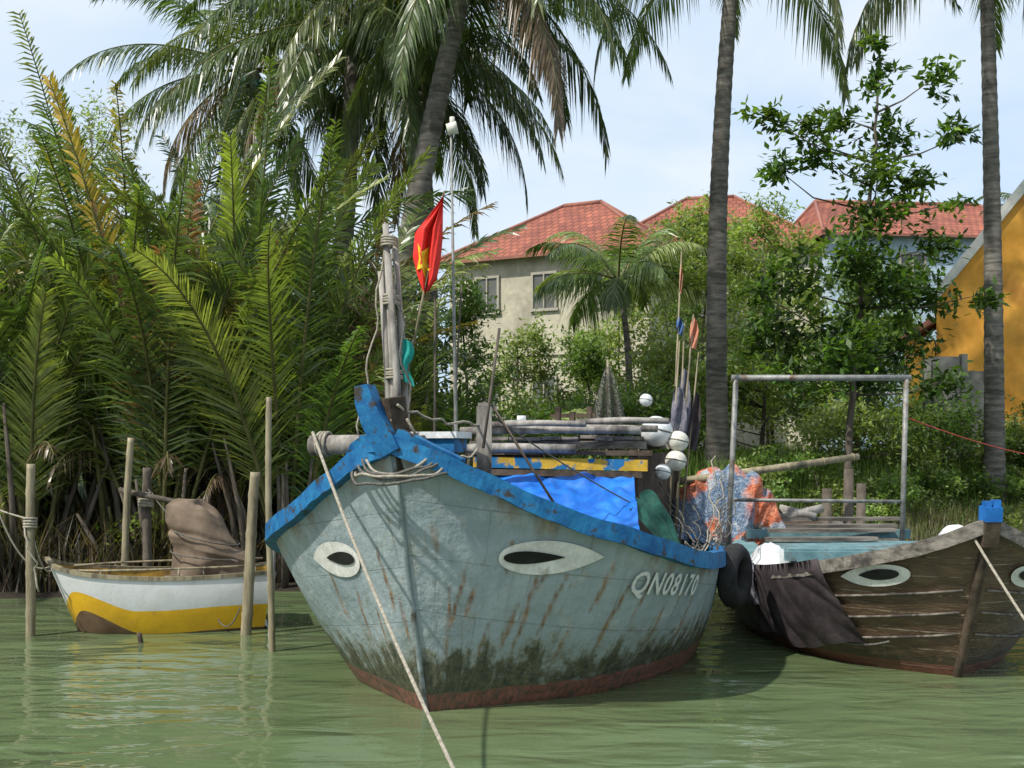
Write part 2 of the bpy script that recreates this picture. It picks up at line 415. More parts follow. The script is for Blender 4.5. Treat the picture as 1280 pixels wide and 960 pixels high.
# ---------------------------------------------------------------- foliage
def leaflet(mb, p, d, S, L, w, hang, c):
    h = w * .5
    m = p + d * (L * .5); m.z -= hang * L * .12
    e = p + d * L; e.z -= hang * L * .5
    i = len(mb.v)
    a = S * h
    mb.v += [tuple(p - a * .5), tuple(p + a * .5), tuple(m + a), tuple(m - a), tuple(e)]
    mb.c += [c] * 5
    mb.f += [(i, i + 1, i + 2, i + 3), (i + 3, i + 2, i + 4)]; mb.m += [0, 0]; mb.sm += [False, False]
def frond(mb, base, az, el0, length, bend, n, Lmax, w, col, hang, t0=.15, vee=.2, twist=0, mr=1, pet=.035, fwd=.55, yaw=0, rag=0, col2=None):
    p = V(base); seg = 16; pts = [p.copy()]; Ts = []
    for i in range(seg):
        t = (i + .5) / seg; ph = el0 - bend * t ** 1.7; a2 = az + yaw * t
        T = V((cos(a2) * cos(ph), sin(a2) * cos(ph), sin(ph))); Ts.append(T)
        p = p + T * (length / seg); pts.append(p.copy())
    mb.tube(pts, [pet * (1 - .85 * i / seg) for i in range(seg + 1)], 5, mr, False, tuple(min(1, x * 1.3 + .02) for x in col))
    for i in range(n):
        t = t0 + (1 - t0) * (i + .5) / n
        k = min(seg - 1, int(t * seg)); fr = t * seg - k
        P = pts[k].lerp(pts[k + 1], fr); T = Ts[k]
        S0 = V((sin(az + yaw * t), -cos(az + yaw * t), 0)); Nn = S0.cross(T).normalized()
        tw = twist * t; S1 = S0 * cos(tw) + Nn * sin(tw); N1 = -S0 * sin(tw) + Nn * cos(tw)
        u = (t - t0) / (1 - t0)
        prof = (.55 + .45 * sin(pi * min(1, u * 1.25 + .1))) * (1 - .55 * u ** 3)
        cc = col if col2 is None else tuple(lerp(a, b, u) for a, b in zip(col, col2))
        for sd in (-1, 1):
            if rag and R.random() < rag: continue
            L = Lmax * prof * R.uniform(.75, 1.12)
            d = T * (fwd + .5 * u + R.uniform(-.16, .16)) + S1 * sd * .85 + N1 * (vee + R.uniform(-.14, .14)) + V((0, 0, -hang * .35 * R.uniform(.4, 1.5)))
            d.normalize()
            q = R.uniform(.65, 1.35); c = (cc[0] * q, cc[1] * q, cc[2] * q)
            Sx = T - d * T.dot(d)
            if Sx.length < .05: Sx = N1
            Sx = (Sx.normalized() + N1 * R.uniform(-.7, .7)).normalized()
            leaflet(mb, P, d, Sx, L, w, hang * R.uniform(.5, 1.5), c)

GRN = [(.085, .14, .037), (.12, .18, .046), (.062, .105, .032), (.17, .225, .058), (.05, .082, .028), (.18, .205, .06)]
def nipa(x, y, n, hgt, label, extra=None, ndead=3, arc=None):
    z = gz(x, y); e = empty('nipa_palm', (x, y, z), label, 'palm', 'water palms along the river bank')
    mb = MB(); ms = MB()
    for i in range(n):
        az = 2 * pi * i / n + R.uniform(-.3, .3)
        if arc: az = arc[0] + (arc[1] - arc[0]) * i / n + R.uniform(-.2, .2)
        inner = R.random()
        el = math.radians(lerp(68, 88, inner)); L = hgt * R.uniform(.72, 1.12)
        col = R.choice(GRN); q = R.uniform(.7, 1.25); col = tuple(c * q for c in col)
        rr = R.random(); c2 = None
        if rr < .05: c2 = (.30, .23, .06)
        elif rr < .11: c2 = (.20, .13, .075)
        b = (x + cos(az) * .35 * R.random(), y + sin(az) * .35 * R.random(), z + .1)
        frond(mb, b, az, el, L, R.uniform(.35, 1.25), 96, .95, .037, col, R.uniform(.35, 1.1), .22, .28, R.uniform(-1.3, 1.3), 1, .042, R.uniform(.75, 1.15), R.uniform(-.35, .35), .04, c2)
    for i in range(ndead):
        az = R.uniform(0, 2 * pi)
        col = R.choice([(.14, .10, .065), (.10, .07, .045), (.18, .14, .09)])
        frond(mb, (x, y, z + R.uniform(.4, 1.2)), az, R.uniform(.6, 1.1), hgt * .36, R.uniform(1.4, 2.2), 24, .5, .028, col, 1.2, .25, 0, R.uniform(-1, 1), 1, .03, 1.0, 0, .3)
    if extra:
        for a in extra: frond(mb, (x, y, z + .2), *a)
    for i in range(20):
        az = R.uniform(0, 2 * pi); r = R.uniform(.1, .8); hh = R.uniform(.8, 2.6)
        b = V((x + cos(az) * r, y + sin(az) * r, z - .15))
        ms.tube([b, b + V((cos(az) * .15, sin(az) * .15, hh * .5)), b + V((cos(az) * .45, sin(az) * .45, hh))], [.06, .042, .018], 6)
    mb.make('crown', ['palm', 'petiole'], e); ms.make('trunk', ['petiole' if R.random() < .25 else 'bark'], e)

NL = 'tall green water palm with upright feathery fronds on the bank'
row = [(-9.3, 16.4, 19, 5.9), (-8.0, 17.0, 20, 6.2), (-7.0, 16.2, 19, 5.6), (-6.0, 17.4, 22, 7.2), (-5.1, 16.5, 20, 6.4),
       (-4.2, 17.3, 21, 6.8), (-3.3, 16.5, 19, 6.2), (-2.6, 17.4, 19, 6.2), (-1.9, 18.4, 15, 4.8), (-8.8, 19.0, 17, 6.8), (-6.6, 19.4, 18, 7.7), (-4.4, 19.8, 17, 7.2), (-1.1, 17.9, 10, 3.2)]
rd = math.radians
for i, (x, y, n, h) in enumerate(row):
    ex = None; lab = NL
    if i == 4:
        lab = 'water palm with yellowing and orange-brown fronds among the green'
        YL = (.52, .40, .04)
        ex = [(rd(200), 1.44, 6.4, .42, 84, 1.0, .046, (.24, .26, .05), .45, .25, .3, .2, 1, .05, .9, 0, 0, YL),
              (rd(305), 1.46, 5.5, .30, 84, .9, .044, (.22, .2, .05), .6, .25, .3, .8, 1, .05, .9, 0, 0, (.30, .13, .08)),
              (rd(285), 1.34, 4.7, .45, 76, .9, .044, (.18, .12, .06), .7, .25, .3, -.6, 1, .05, .9, 0, .1, (.26, .12, .09)),
              (rd(230), 1.40, 6.9, .25, 84, .95, .046, (.2, .2, .05), .45, .25, .3, -.3, 1, .05, .9, 0, 0, (.46, .30, .04)),
              (rd(330), 1.30, 5.0, .5, 76, .9, .044, (.15, .17, .05), .6, .25, .3, .5, 1, .05, .9, 0, 0, (.26, .16, .08)),
              (rd(262), 1.30, 5.3, .4, 76, .9, .044, (.13, .12, .05), .6, .25, .3, 1.2, 1, .05, .9, 0, .15, (.22, .12, .09))]
    if i == 2:
        ex = [(rd(190), 1.30, 6.0, .6, 90, 1.0, .044, (.22, .30, .065), .5, .25, .3, .9, 1, .05, .9), (rd(250), 1.42, 5.6, .5, 90, 1.0, .044, (.25, .32, .065), .5, .25, .3, -.9, 1, .05, .9)]
    if i == 0: ex = [(rd(300), 1.38, 5.8, .5, 90, 1.0, .044, (.23, .31, .065), .5, .25, .3, .6, 1, .05, .9)]
    if i == 5: ex = [(rd(280), 1.42, 6.2, .5, 90, 1.0, .044, (.23, .29, .06), .5, .25, .3, -.7, 1, .05, .9), (rd(350), 1.40, 6.3, .5, 90, 1.0, .044, (.19, .25, .055), .5, .25, .3, .9, 1, .05, .9)]
    if i == 7: ex = [(rd(40), 1.38, 5.0, .6, 60, .7, .035, (.26, .15, .11), .9, .35, .2, .3, 1, .04, .8, 0, .3),
                     (rd(-60), 1.42, 5.1, .5, 60, .7, .035, (.24, .14, .11), .9, .35, .2, .3, 1, .04, .8, 0, .3)]
    nipa(x, y, n, h, lab, ex, 1 if x < -6 else 3, (rd(60), rd(290)) if i in (7, 8) else None)

def coconut(base, top, n, label, fl=4.0, r0=.2, sag=.4, dark=1.0, elmin=-.75, nl=95, hm=1.0):
    e = empty('coconut_palm', base, label, 'palm', 'coconut palms behind the river bank')
    base = V(base); top = V(top); ms = MB(); pts = []; rad = []
    k = 90
    for i in range(k + 1):
        t = i / k; p = base.lerp(top, t); p.x += sag * sin(pi * t) * .5
        pts.append(p); rad.append(r0 * (1.25 - .55 * t + .5 * max(0, .08 - t) * 8) * (1 + (.045 if i % 2 else -.02)))
    pts[0].z -= .4
    ms.tube(pts, rad, 12); ms.make('trunk', ['trunk'], e)
    mb = MB()
    for i in range(n):
        az = 2 * pi * i * .381966 + R.uniform(-.2, .2); f = i / n
        el = lerp(1.2, elmin, f); L = fl * R.uniform(.85, 1.1)
        g = R.choice([(.065, .10, .03), (.085, .125, .038), (.05, .075, .026), (.12, .145, .05)])
        if f > .95: g = (.17, .12, .08)
        g = tuple(c * dark for c in g)
        frond(mb, top + V((cos(az) * .15, sin(az) * .15, 0)), az, el, L, lerp(1.6, .9, f), nl, .80, .033, g, hm * lerp(.8, 1.8, f), .14, .1, R.uniform(-.5, .5), 1, .03, .6, R.uniform(-.2, .2))
    cr_ = mb.make('crown', ['palm', 'petiole'], e)
    for i in range(5):
        mc = MB(); az = R.uniform(0, 2 * pi)
        mc.blob(top + V((cos(az) * .28, sin(az) * .28, -.35 - R.random() * .2)), (.13, .13, .16), i, .03, 0, 1, 0, 12, 8)
        mc.make('coconut', ['tarp_green'], cr_)
def gp(x, y): return (x, y, gz(x, y))
coconut(gp(-2.4, 19.0), (-.65, 19.3, 10.7), 32, 'leaning coconut palm with grey ringed trunk and drooping fronds', 4.5, r0=.205, sag=-.4)
coconut(gp(-4.0, 22.0), (-3.1, 22.0, 10.4), 34, 'coconut palm with a dense dark crown rising over water palms', 4.6)
coconut(gp(-1.9, 24.0), (-2.1, 24.0, 10.6), 28, 'coconut palm with a dense dark crown rising over water palms', 4.4)
coconut(gp(3.95, 21.5), (4.35, 21.5, 12.5), 19, 'tall straight coconut palm with dark grey trunk on grassy bank', 4.3, r0=.175, sag=-.35)
coconut(gp(9.05, 21.0), (8.85, 21.0, 12.2), 19, 'tall slim coconut palm beside the ochre house', 4.2, r0=.155, sag=.1)
coconut(gp(-6.2, 25.5), (-5.9, 25.5, 10.6), 26, 'coconut palm with feathery crown behind water palms', 4.0, dark=1.3)
coconut(gp(18.2, 38.0), (18.4, 38.0, 9.4), 18, 'distant coconut palm beside ochre house', 3.0)
coconut(gp(2.9, 29), (2.75, 29, 6.4), 16, 'young coconut palm with arching pale fronds before the cream house', 2.6, r0=.09, dark=1.9, elmin=-.2, hm=1.0)

def leafq(mb, p, L, w, c):
    a = V((R.gauss(0, 1), R.gauss(0, 1), R.gauss(0, .7))); a.normalize()
    b = a.cross(V((R.gauss(0, .4), R.gauss(0, .4), 1)))
    if b.length < .1: b = a.orthogonal()
    b.normalize(); i = len(mb.v)
    m = p + a * L * .45
    mb.v += [tuple(p), tuple(m + b * w * .5), tuple(p + a * L), tuple(m - b * w * .5)]
    mb.c += [c] * 4; mb.f.append((i, i + 1, i + 2, i + 3)); mb.m.append(0); mb.sm.append(False)
def tree(name, base, trunk, clumps, dens, L, w, cols, label, cat='tree', r0=.1, group=None, twigs=5):
    e = empty(name, base, label, cat, group); mt = MB(); mc = MB()
    tp = [V(p) for p in trunk]
    fine = []
    for i in range(len(tp) - 1):
        for k in range(6): fine.append(tp[i].lerp(tp[i + 1], k / 6))
    fine.append(tp[-1])
    for i in range(1, len(fine) - 1): fine[i] += V((R.uniform(-1, 1), R.uniform(-1, 1), 0)) * r0 * .35
    mt.tube(fine, [r0 * (1 - .8 * i / (len(fine) - 1)) for i in range(len(fine))], 8)
    for (cx, cy, cz, r) in clumps:
        c = V((cx, cy, cz))
        cand = [p for p in fine if p.z < cz - r * .2] or [fine[0]]
        s = min(cand, key=lambda p: (p - c).length + abs(p.z - (cz - .8)) * .3)
        mid = s.lerp(c, .5) + V((R.uniform(-.1, .1), R.uniform(-.1, .1), -.06)) * (c - s).length
        mt.tube([s, mid, c], [r0 * .3, r0 * .18, r0 * .08], 5)
        nt = max(3, int(twigs * (r / .5) ** 1.5)); cn = int(dens * r ** 2)
        q0 = R.uniform(.75, 1.25)
        for k in range(nt):
            d = V((R.gauss(0, 1), R.gauss(0, 1), R.gauss(0, .8))).normalized() * r * R.uniform(.6, 1.15)
            tip = c + d
            mt.tube([c, c + d * .5 + V((0, 0, .04)), tip], [r0 * .08, r0 * .05, r0 * .03], 3, 0, False)
            sub = max(1, cn // nt); cc = R.choice(cols); q = R.uniform(.75, 1.25) * q0
            for j in range(sub):
                f = R.random() ** .6
                p = c + d * f + V((R.gauss(0, 1), R.gauss(0, 1), R.gauss(0, .8))) * r * .22
                qq = q * R.uniform(.75, 1.25)
                leafq(mc, p, L * R.uniform(.7, 1.25), w * R.uniform(.7, 1.2), (cc[0] * qq, cc[1] * qq, cc[2] * qq))
    mt.make('trunk', ['bark'], e); mc.make('crown', ['leaf'], e)
    return e
cl = [(.47, 6.4, .42), (-.07, 5.8, .4), (1.15, 6.1, .42), (-.9, 5.55, .45), (-1.6, 5.5, .35), (-.5, 5.1, .45), (-1.25, 4.75, .45), (.75, 5.3, .55),
      (1.6, 5.15, .4), (.35, 4.55, .6), (1.0, 4.5, .45), (.35, 3.9, .7), (1.5, 3.5, .5), (-.3, 3.1, .7), (-1.0, 2.9, .6), (.6, 2.9, .7),
      (-1.6, 2.6, .45), (1.2, 2.6, .65), (-.9, 2.05, .7), (.1, 2.0, .75), (1.0, 1.75, .65), (2.15, 2.6, .35), (-1.5, 1.9, .5), (.4, 6.9, .3), (-.2, 1.4, .6), (1.9, 4.3, .3), (.5, 1.2, .6), (-1.0, 1.3, .55), (1.3, 1.1, .5)]
clw = [(5.8 + a, 19.2 + R.uniform(-.7, .7), 2 + b, r) for a, b, r in cl]
tree('broadleaf_tree', gp(5.75, 19.2), [(5.75, 19.2, gz(5.75, 19.2) - .2), (5.8, 19.2, 2.6), (5.95, 19.2, 4.4), (6.2, 19.2, 6.9), (6.3, 19.2, 8.6)], clw, 1000, .19, .085,
     [(.05, .10, .022), (.075, .14, .028), (.04, .075, .02), (.12, .19, .035)], 'slender sparse tree with glossy dark leaves on the bank', r0=.075, twigs=7)
def bush(x, y, h, wdt, n, cols, label, L=.13, w=.06, dens=420, cat='bush', name='bush', r=.6, r0=.06, dep=1.0, zlo=.15):
    z = gz(x, y); cs = []
    for i in range(n):
        a = R.uniform(0, 2 * pi); q = R.random() ** .5; hh = R.uniform(zlo, 1)
        k = sin(min(1, hh * .9 + .35) * pi * .75 + .3)
        cs.append((x + cos(a) * q * wdt * .5 * k, y + sin(a) * q * wdt * .5 * dep, z + h * hh - r * .6 * (hh > .7), r * R.uniform(.65, 1.25)))
    tree(name, (x, y, z), [(x, y, z - .2), (x + R.uniform(-.2, .2), y, z + h * .45), (x + R.uniform(-.3, .3), y, z + h * .9)], cs, dens, L, w, cols, label, cat, r0)
G1 = [(.11, .185, .045), (.155, .235, .06), (.09, .145, .04)]
G2 = [(.20, .27, .085), (.26, .31, .12), (.155, .21, .065)]
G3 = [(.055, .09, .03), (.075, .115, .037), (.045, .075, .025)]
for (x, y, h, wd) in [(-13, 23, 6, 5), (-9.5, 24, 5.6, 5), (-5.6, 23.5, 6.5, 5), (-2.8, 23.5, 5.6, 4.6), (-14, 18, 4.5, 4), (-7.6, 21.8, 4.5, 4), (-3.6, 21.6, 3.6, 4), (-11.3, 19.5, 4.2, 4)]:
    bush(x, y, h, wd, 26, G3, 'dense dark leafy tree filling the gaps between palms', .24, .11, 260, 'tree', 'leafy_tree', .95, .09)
bush(-13.8, 28, 9.6, 5, 24, [(.15, .20, .09), (.20, .24, .12)], 'airy pale-leaved tree behind the palms', .17, .06, 330, 'tree', 'leafy_tree', .85, .09, zlo=.5)
bush(-10.4, 27.6, 9.6, 4.6, 26, [(.15, .20, .08), (.19, .23, .11)], 'airy pale-leaved tree behind the palms', .17, .06, 300, 'tree', 'leafy_tree', .75, .08, zlo=.5)
for (x, y, h, wd, n, cs, L) in [(5.2, 30, 7.0, 4.2, 34, G2, .18), (3.6, 26, 3.2, 3.2, 26, G2, .16), (7.2, 31, 6.4, 4.4, 34, G2, .18), (2.0, 24, 1.9, 2.6, 20, G1, .15),
                             (.4, 22.5, 1.6, 2.4, 20, G1, .15), (-.9, 21, 2.4, 2.4, 20, G1, .15), (7.4, 24, 3.4, 3.4, 28, G1, .15), (9.6, 25, 2.0, 3.0, 22, G1, .15),
                             (5.4, 24.5, 3.6, 3.4, 30, G2, .16), (9.6, 31, 5.6, 4, 30, G1, .19), (11.6, 24.5, 1.5, 3, 18, G1, .15), (4.6, 34, 7.6, 4.6, 34, G2, .19), (13.5, 23.5, 1.5, 3, 16, G1, .15), (3.0, 22.8, 1.9, 2.6, 24, G1, .14), (6.6, 22.2, 1.8, 2.8, 24, G2, .14), (1.2, 29, 2.4, 3.2, 20, G2, .17),
                             (8.2, 36, 8.0, 4.6, 34, G2, .2), (6.4, 37, 7.6, 4.0, 30, G1, .2), (11.3, 35, 6.8, 4.6, 30, G1, .2), (8.6, 22.4, 1.6, 2.6, 22, G1, .13), (10.2, 22.3, 1.3, 2.4, 20, G2, .13),
                             (-1.1, 29, 5.4, 2.6, 26, G1, .17), (3.5, 36, 6.6, 3.2, 28, G2, .19), (.3, 33, 4.2, 2.6, 22, G2, .18), (2.2, 34, 4.0, 2.4, 20, G1, .18)]:
    lb = {0: 'feathery light-green leafy tree before the houses', 1: 'mid-green leafy shrub on the bank', 2: 'dark leafy shrub on the bank'}[0 if cs is G2 else 1 if cs is G1 else 2]
    big = h > 3.3
    bush(x, y, h, wd, n, cs, lb, L, L * .40, 540, 'tree' if big else 'bush', 'leafy_tree' if big else 'bush', .62)
for i in range(26):
    x = 1.6 + i * .48 + R.uniform(-.2, .2); y = bankline(x) + R.uniform(.9, 3.2)
    bush(x, y, R.uniform(.7, 1.2), 1.5, 10, G2 if i % 2 == 0 else G1, 'low leafy shrub on the grassy bank', .10, .05, 1000, 'bush', 'shrub', .34, .02)
for i in range(7):
    x = -11 + i * 1.9 + R.uniform(-.3, .3); y = bankline(x) + R.uniform(.6, 1.6)
    bush(x, y, R.uniform(.8, 1.6), 1.3, 7, [(.20, .28, .05), (.14, .21, .04)], 'low bright-leaved shrub under the water palms', .12, .05, 420, 'bush', 'shrub', .35, .02)

def blades(name, n, region, h0, h1, cols, lab, lean=.35, w=.012):
    mb = MB()
    for i in range(n):
        x, y = region(); z = gz(x, y)
        if z < -.1: continue
        h = R.uniform(h0, h1); a = R.uniform(0, 2 * pi); l = h * R.uniform(0, lean)
        c = R.choice(cols); q = R.uniform(.7, 1.3); c = (c[0] * q, c[1] * q, c[2] * q)
        s = V((cos(a + 1.57), sin(a + 1.57), 0)) * w; p = V((x, y, z - .03)); m = p + V((cos(a) * l * .35, sin(a) * l * .35, h * .6)); e = p + V((cos(a) * l, sin(a) * l, h))
        k = len(mb.v); mb.v += [tuple(p - s), tuple(p + s), tuple(m + s * .8), tuple(m - s * .8), tuple(e)]; mb.c += [c] * 5
        mb.f += [(k, k + 1, k + 2, k + 3), (k + 3, k + 2, k + 4)]; mb.m += [0, 0]; mb.sm += [False, False]
    mb.make(name, ['leaf'], origin=(0, 0, 0), kind='stuff', label=lab)
def reg1():
    x = R.uniform(1.5, 14); return x, bankline(x) + R.uniform(-.1, 1.5)
blades('reeds', 13000, reg1, .3, .75, [(.17, .14, .10), (.21, .18, .13), (.12, .15, .06), (.12, .10, .07), (.12, .17, .05)], 'dry brown and green reeds at the water edge', .6, .009)
def reg2():
    x = R.uniform(-3, 14); return x, bankline(x) + R.uniform(1.0, 8)
blades('grass', 28000, reg2, .2, .6, [(.14, .22, .05), (.18, .27, .065), (.11, .165, .042)], 'green grass covering the river bank', .7)
def reg3():
    x = R.uniform(-12, 0); return x, bankline(x) + R.uniform(-.1, 2)
blades('dead_palm_litter', 7000, reg3, .2, 1.2, [(.09, .07, .052), (.06, .048, .036), (.13, .10, .075), (.045, .05, .025)], 'dead palm leaf litter at the water edge', 1.0, .014)

# ---------------------------------------------------------------- buildings
def house(name, cx, cy, yaw, w, d, z0, ze, zr, hip, wallm, label, wins=(), over=.5):
    rot = Matrix.Rotation(yaw, 3, 'Z'); o = V((cx, cy, 0))
    T = lambda x, y, z: o + rot @ V((x, y, 0)) + V((0, 0, z))
    e = empty(name, (cx, cy, z0), label, 'house')
    mb = MB(); hw, hd = w / 2, d / 2
    cs = [(-hw, -hd), (hw, -hd), (hw, hd), (-hw, hd)]
    for i in range(4):
        a = cs[i]; b = cs[(i + 1) % 4]
        k = len(mb.v)
        for (p, z) in ((a, z0), (b, z0), (b, ze), (a, ze)): mb.addv(T(p[0], p[1], z))
        mb.face((k, k + 1, k + 2, k + 3), 0, False)
    mb.make('wall', [wallm], e)
    mr = MB(); mr.uv = []
    ow, od = hw + over, hd + over; zz = ze - .12
    rx = ow - hip
    def quad(ps):
        k = len(mr.v); P = [V(T(*p)) for p in ps]
        ex = (P[1] - P[0]).normalized(); nn = ex.cross(P[-1] - P[0]).normalized(); ey = nn.cross(ex)
        for p in P: mr.addv(p); mr.uv.append(((p - P[0]).dot(ex), (p - P[0]).dot(ey)))
        mr.face(tuple(range(k, k + len(P))), 0, False)
        for p in P: mr.addv(p - V((0, 0, .10))); mr.uv.append((0, 0))
        n = len(P)
        mr.face(tuple(range(k + n, k + 2 * n))[::-1], 1, False)
        mr.face((k, k + n, k + n + 1, k + 1), 2, False)
    quad([(-ow, -od, zz), (ow, -od, zz), (rx, 0, zr), (-rx, 0, zr)])
    quad([(ow, od, zz), (-ow, od, zz), (-rx, 0, zr), (rx, 0, zr)])
    quad([(-ow, od, zz), (-ow, -od, zz), (-rx, 0, zr)]); quad([(ow, -od, zz), (ow, od, zz), (rx, 0, zr)])
    rf = mr.make('roof', ['roof', 'frame', 'ridge'], e)
    mr2 = MB(); mr2.tube([T(-rx, 0, zr + .02), T(rx, 0, zr + .02)], .10, 8)
    for sx in (-1, 1):
        for sy in (-1, 1): mr2.tube([T(sx * rx, 0, zr + .02), T(sx * ow, sy * od, zz + .03)], .08, 8)
    mr2.make('ridge', ['ridge'], rf)
    for (face, u, z, ww, wh) in wins:
        mw = MB(); fr = MB()
        if face == 'f': c = lambda x, zc, off: T(x, -hd - off, zc); rr = rot
        else: c = lambda x, zc, off: T(-hw - off, x, zc); rr = rot @ Matrix.Rotation(pi / 2, 3, 'Z')
        mw.box(c(u, z, .02), (ww, .05, wh), rr)
        win = mw.make('window', ['glass'], e)
        for (dx, dz, sx, sz) in ((0, wh / 2 + .05, ww + .2, .10), (0, -wh / 2 - .06, ww + .3, .11), (-ww / 2 - .05, 0, .09, wh), (ww / 2 + .05, 0, .09, wh), (0, 0, .05, wh)):
            fr.box(c(u + dx, z + dz, .06), (sx, .1, sz), rr)
        fr.make('frame', ['frame'], win)
    mt = MB()
    mt.box(T(0, -hd - .05, (z0 + ze) / 2 + .3), (w + .2, .1, .2), rot); mt.box(T(-hw - .05, 0, (z0 + ze) / 2 + .3), (.1, d - .05, .2), rot)
    mt.make('cornice', [wallm], e)
    return e
house('house', 2.9, 46, rd(-28), 8.5, 7, 1.2, 9.5, 12.0, 3.9, 'cream', 'two-storey cream house with red hipped tile roof',
      [('f', -2.5, 8.0, .9, 1.3), ('f', 0, 8.0, .9, 1.3), ('f', 2.4, 8.0, .9, 1.3), ('f', -2.5, 4.0, .9, 1.4), ('f', 0, 4, .9, 1.4), ('s', -1.5, 8.0, .9, 1.3), ('s', 1.5, 8.0, .9, 1.3), ('s', 0, 4, .9, 1.4)])
house('house', 9.2, 52, rd(-12), 9.2, 8, 1.2, 10.6, 13.6, 4.0, 'cream', 'cream house with large red tiled hip roof behind trees',
      [('f', -2.5, 9.0, 1.0, 1.4), ('f', 0, 9.0, 1.0, 1.4), ('f', 2.5, 9.0, 1.0, 1.4)])
house('house', 17.2, 50, rd(6), 9.0, 7, 1.2, 10.9, 12.9, 1.2, 'blue_wall', 'pale blue walled house under a low red tile roof',
      [('f', -1, 9.4, 1.0, 1.2), ('f', 2.2, 9.4, 1.0, 1.2)])
# ochre house
OX, OY, oyaw = 9.85, 26.0, rd(-22)
orot = Matrix.Rotation(oyaw, 3, 'Z')
OT = lambda x, y, z: V((OX, OY, 0)) + orot @ V((x, y, 0)) + V((0, 0, z))
e = empty('ochre_house', OT(2.9, 0, 1.4), 'bright ochre plastered house with pale-trimmed steep gable', 'house')
HW, zl, zm = 3.0, 5.5, 9.3
mb = MB()
for q in ([(0, 0, 1), (2 * HW, 0, 1), (2 * HW, 0, zl), (HW, 0, zm), (0, 0, zl)], [(0, 0, 1), (0, 8, 1), (0, 8, zl), (0, 0, zl)], [(2 * HW, 0, 1), (2 * HW, 8, 1), (2 * HW, 8, zl), (2 * HW, 0, zl)]):
    k = len(mb.v)
    for p in q: mb.addv(OT(*p))
    mb.face(tuple(range(k, k + len(q))), 0, False)
mb.make('wall', ['orange_wall'], e)
sl_ = (zm - zl) / HW
mb = MB()
for sx in (-1, 1): mb.beam(OT(HW + sx * (HW + .12), -.06, zl - .12 * sl_ + .05), OT(HW, -.06, zm + .05), .12, .20)
mb.make('gable_trim', ['trim'], e)
mb = MB(); mb.uv = []
for sx in (-1, 1):
    k = len(mb.v)
    for i, p in enumerate(((sx * (HW + .1), .02, zl - .1 * sl_), (sx * (HW + .1), 8.2, zl - .1 * sl_), (0, 8.2, zm + .04), (0, .02, zm + .04))):
        mb.addv(OT(HW + p[0], p[1], p[2])); mb.uv.append(((0, 0), (8.4, 0), (8.4, 5), (0, 5))[i])
    mb.face((k, k + 1, k + 2, k + 3), 0, False)
mb.make('roof', ['roof'], e)
mb = MB(); mb.box(OT(-.35, .6, 3.0), (.65, 1.6, 3.0), orot); mb.make('side_annex', ['orange_wall'], e)
mb = MB(); mb.box(OT(-.45, .5, 4.7), (1.0, 1.9, .12), orot @ Matrix.Rotation(rd(-32), 3, 'Y')); mb.make('annex_roof', ['ridge'], e)
mb = MB()
mb.box((9.0, 23.3, 2.8), (.62, .1, 2.2)); mb.box((9.72, 23.35, 2.7), (.6, .1, 1.8)); mb.box((8.62, 23.28, 2.7), (.12, .16, 2.3)); mb.box((9.38, 23.28, 2.8), (.12, .16, 2.3))
mb.make('concrete_wall', ['concrete'], label='broken grey concrete slab wall beside the ochre house', cat='wall')

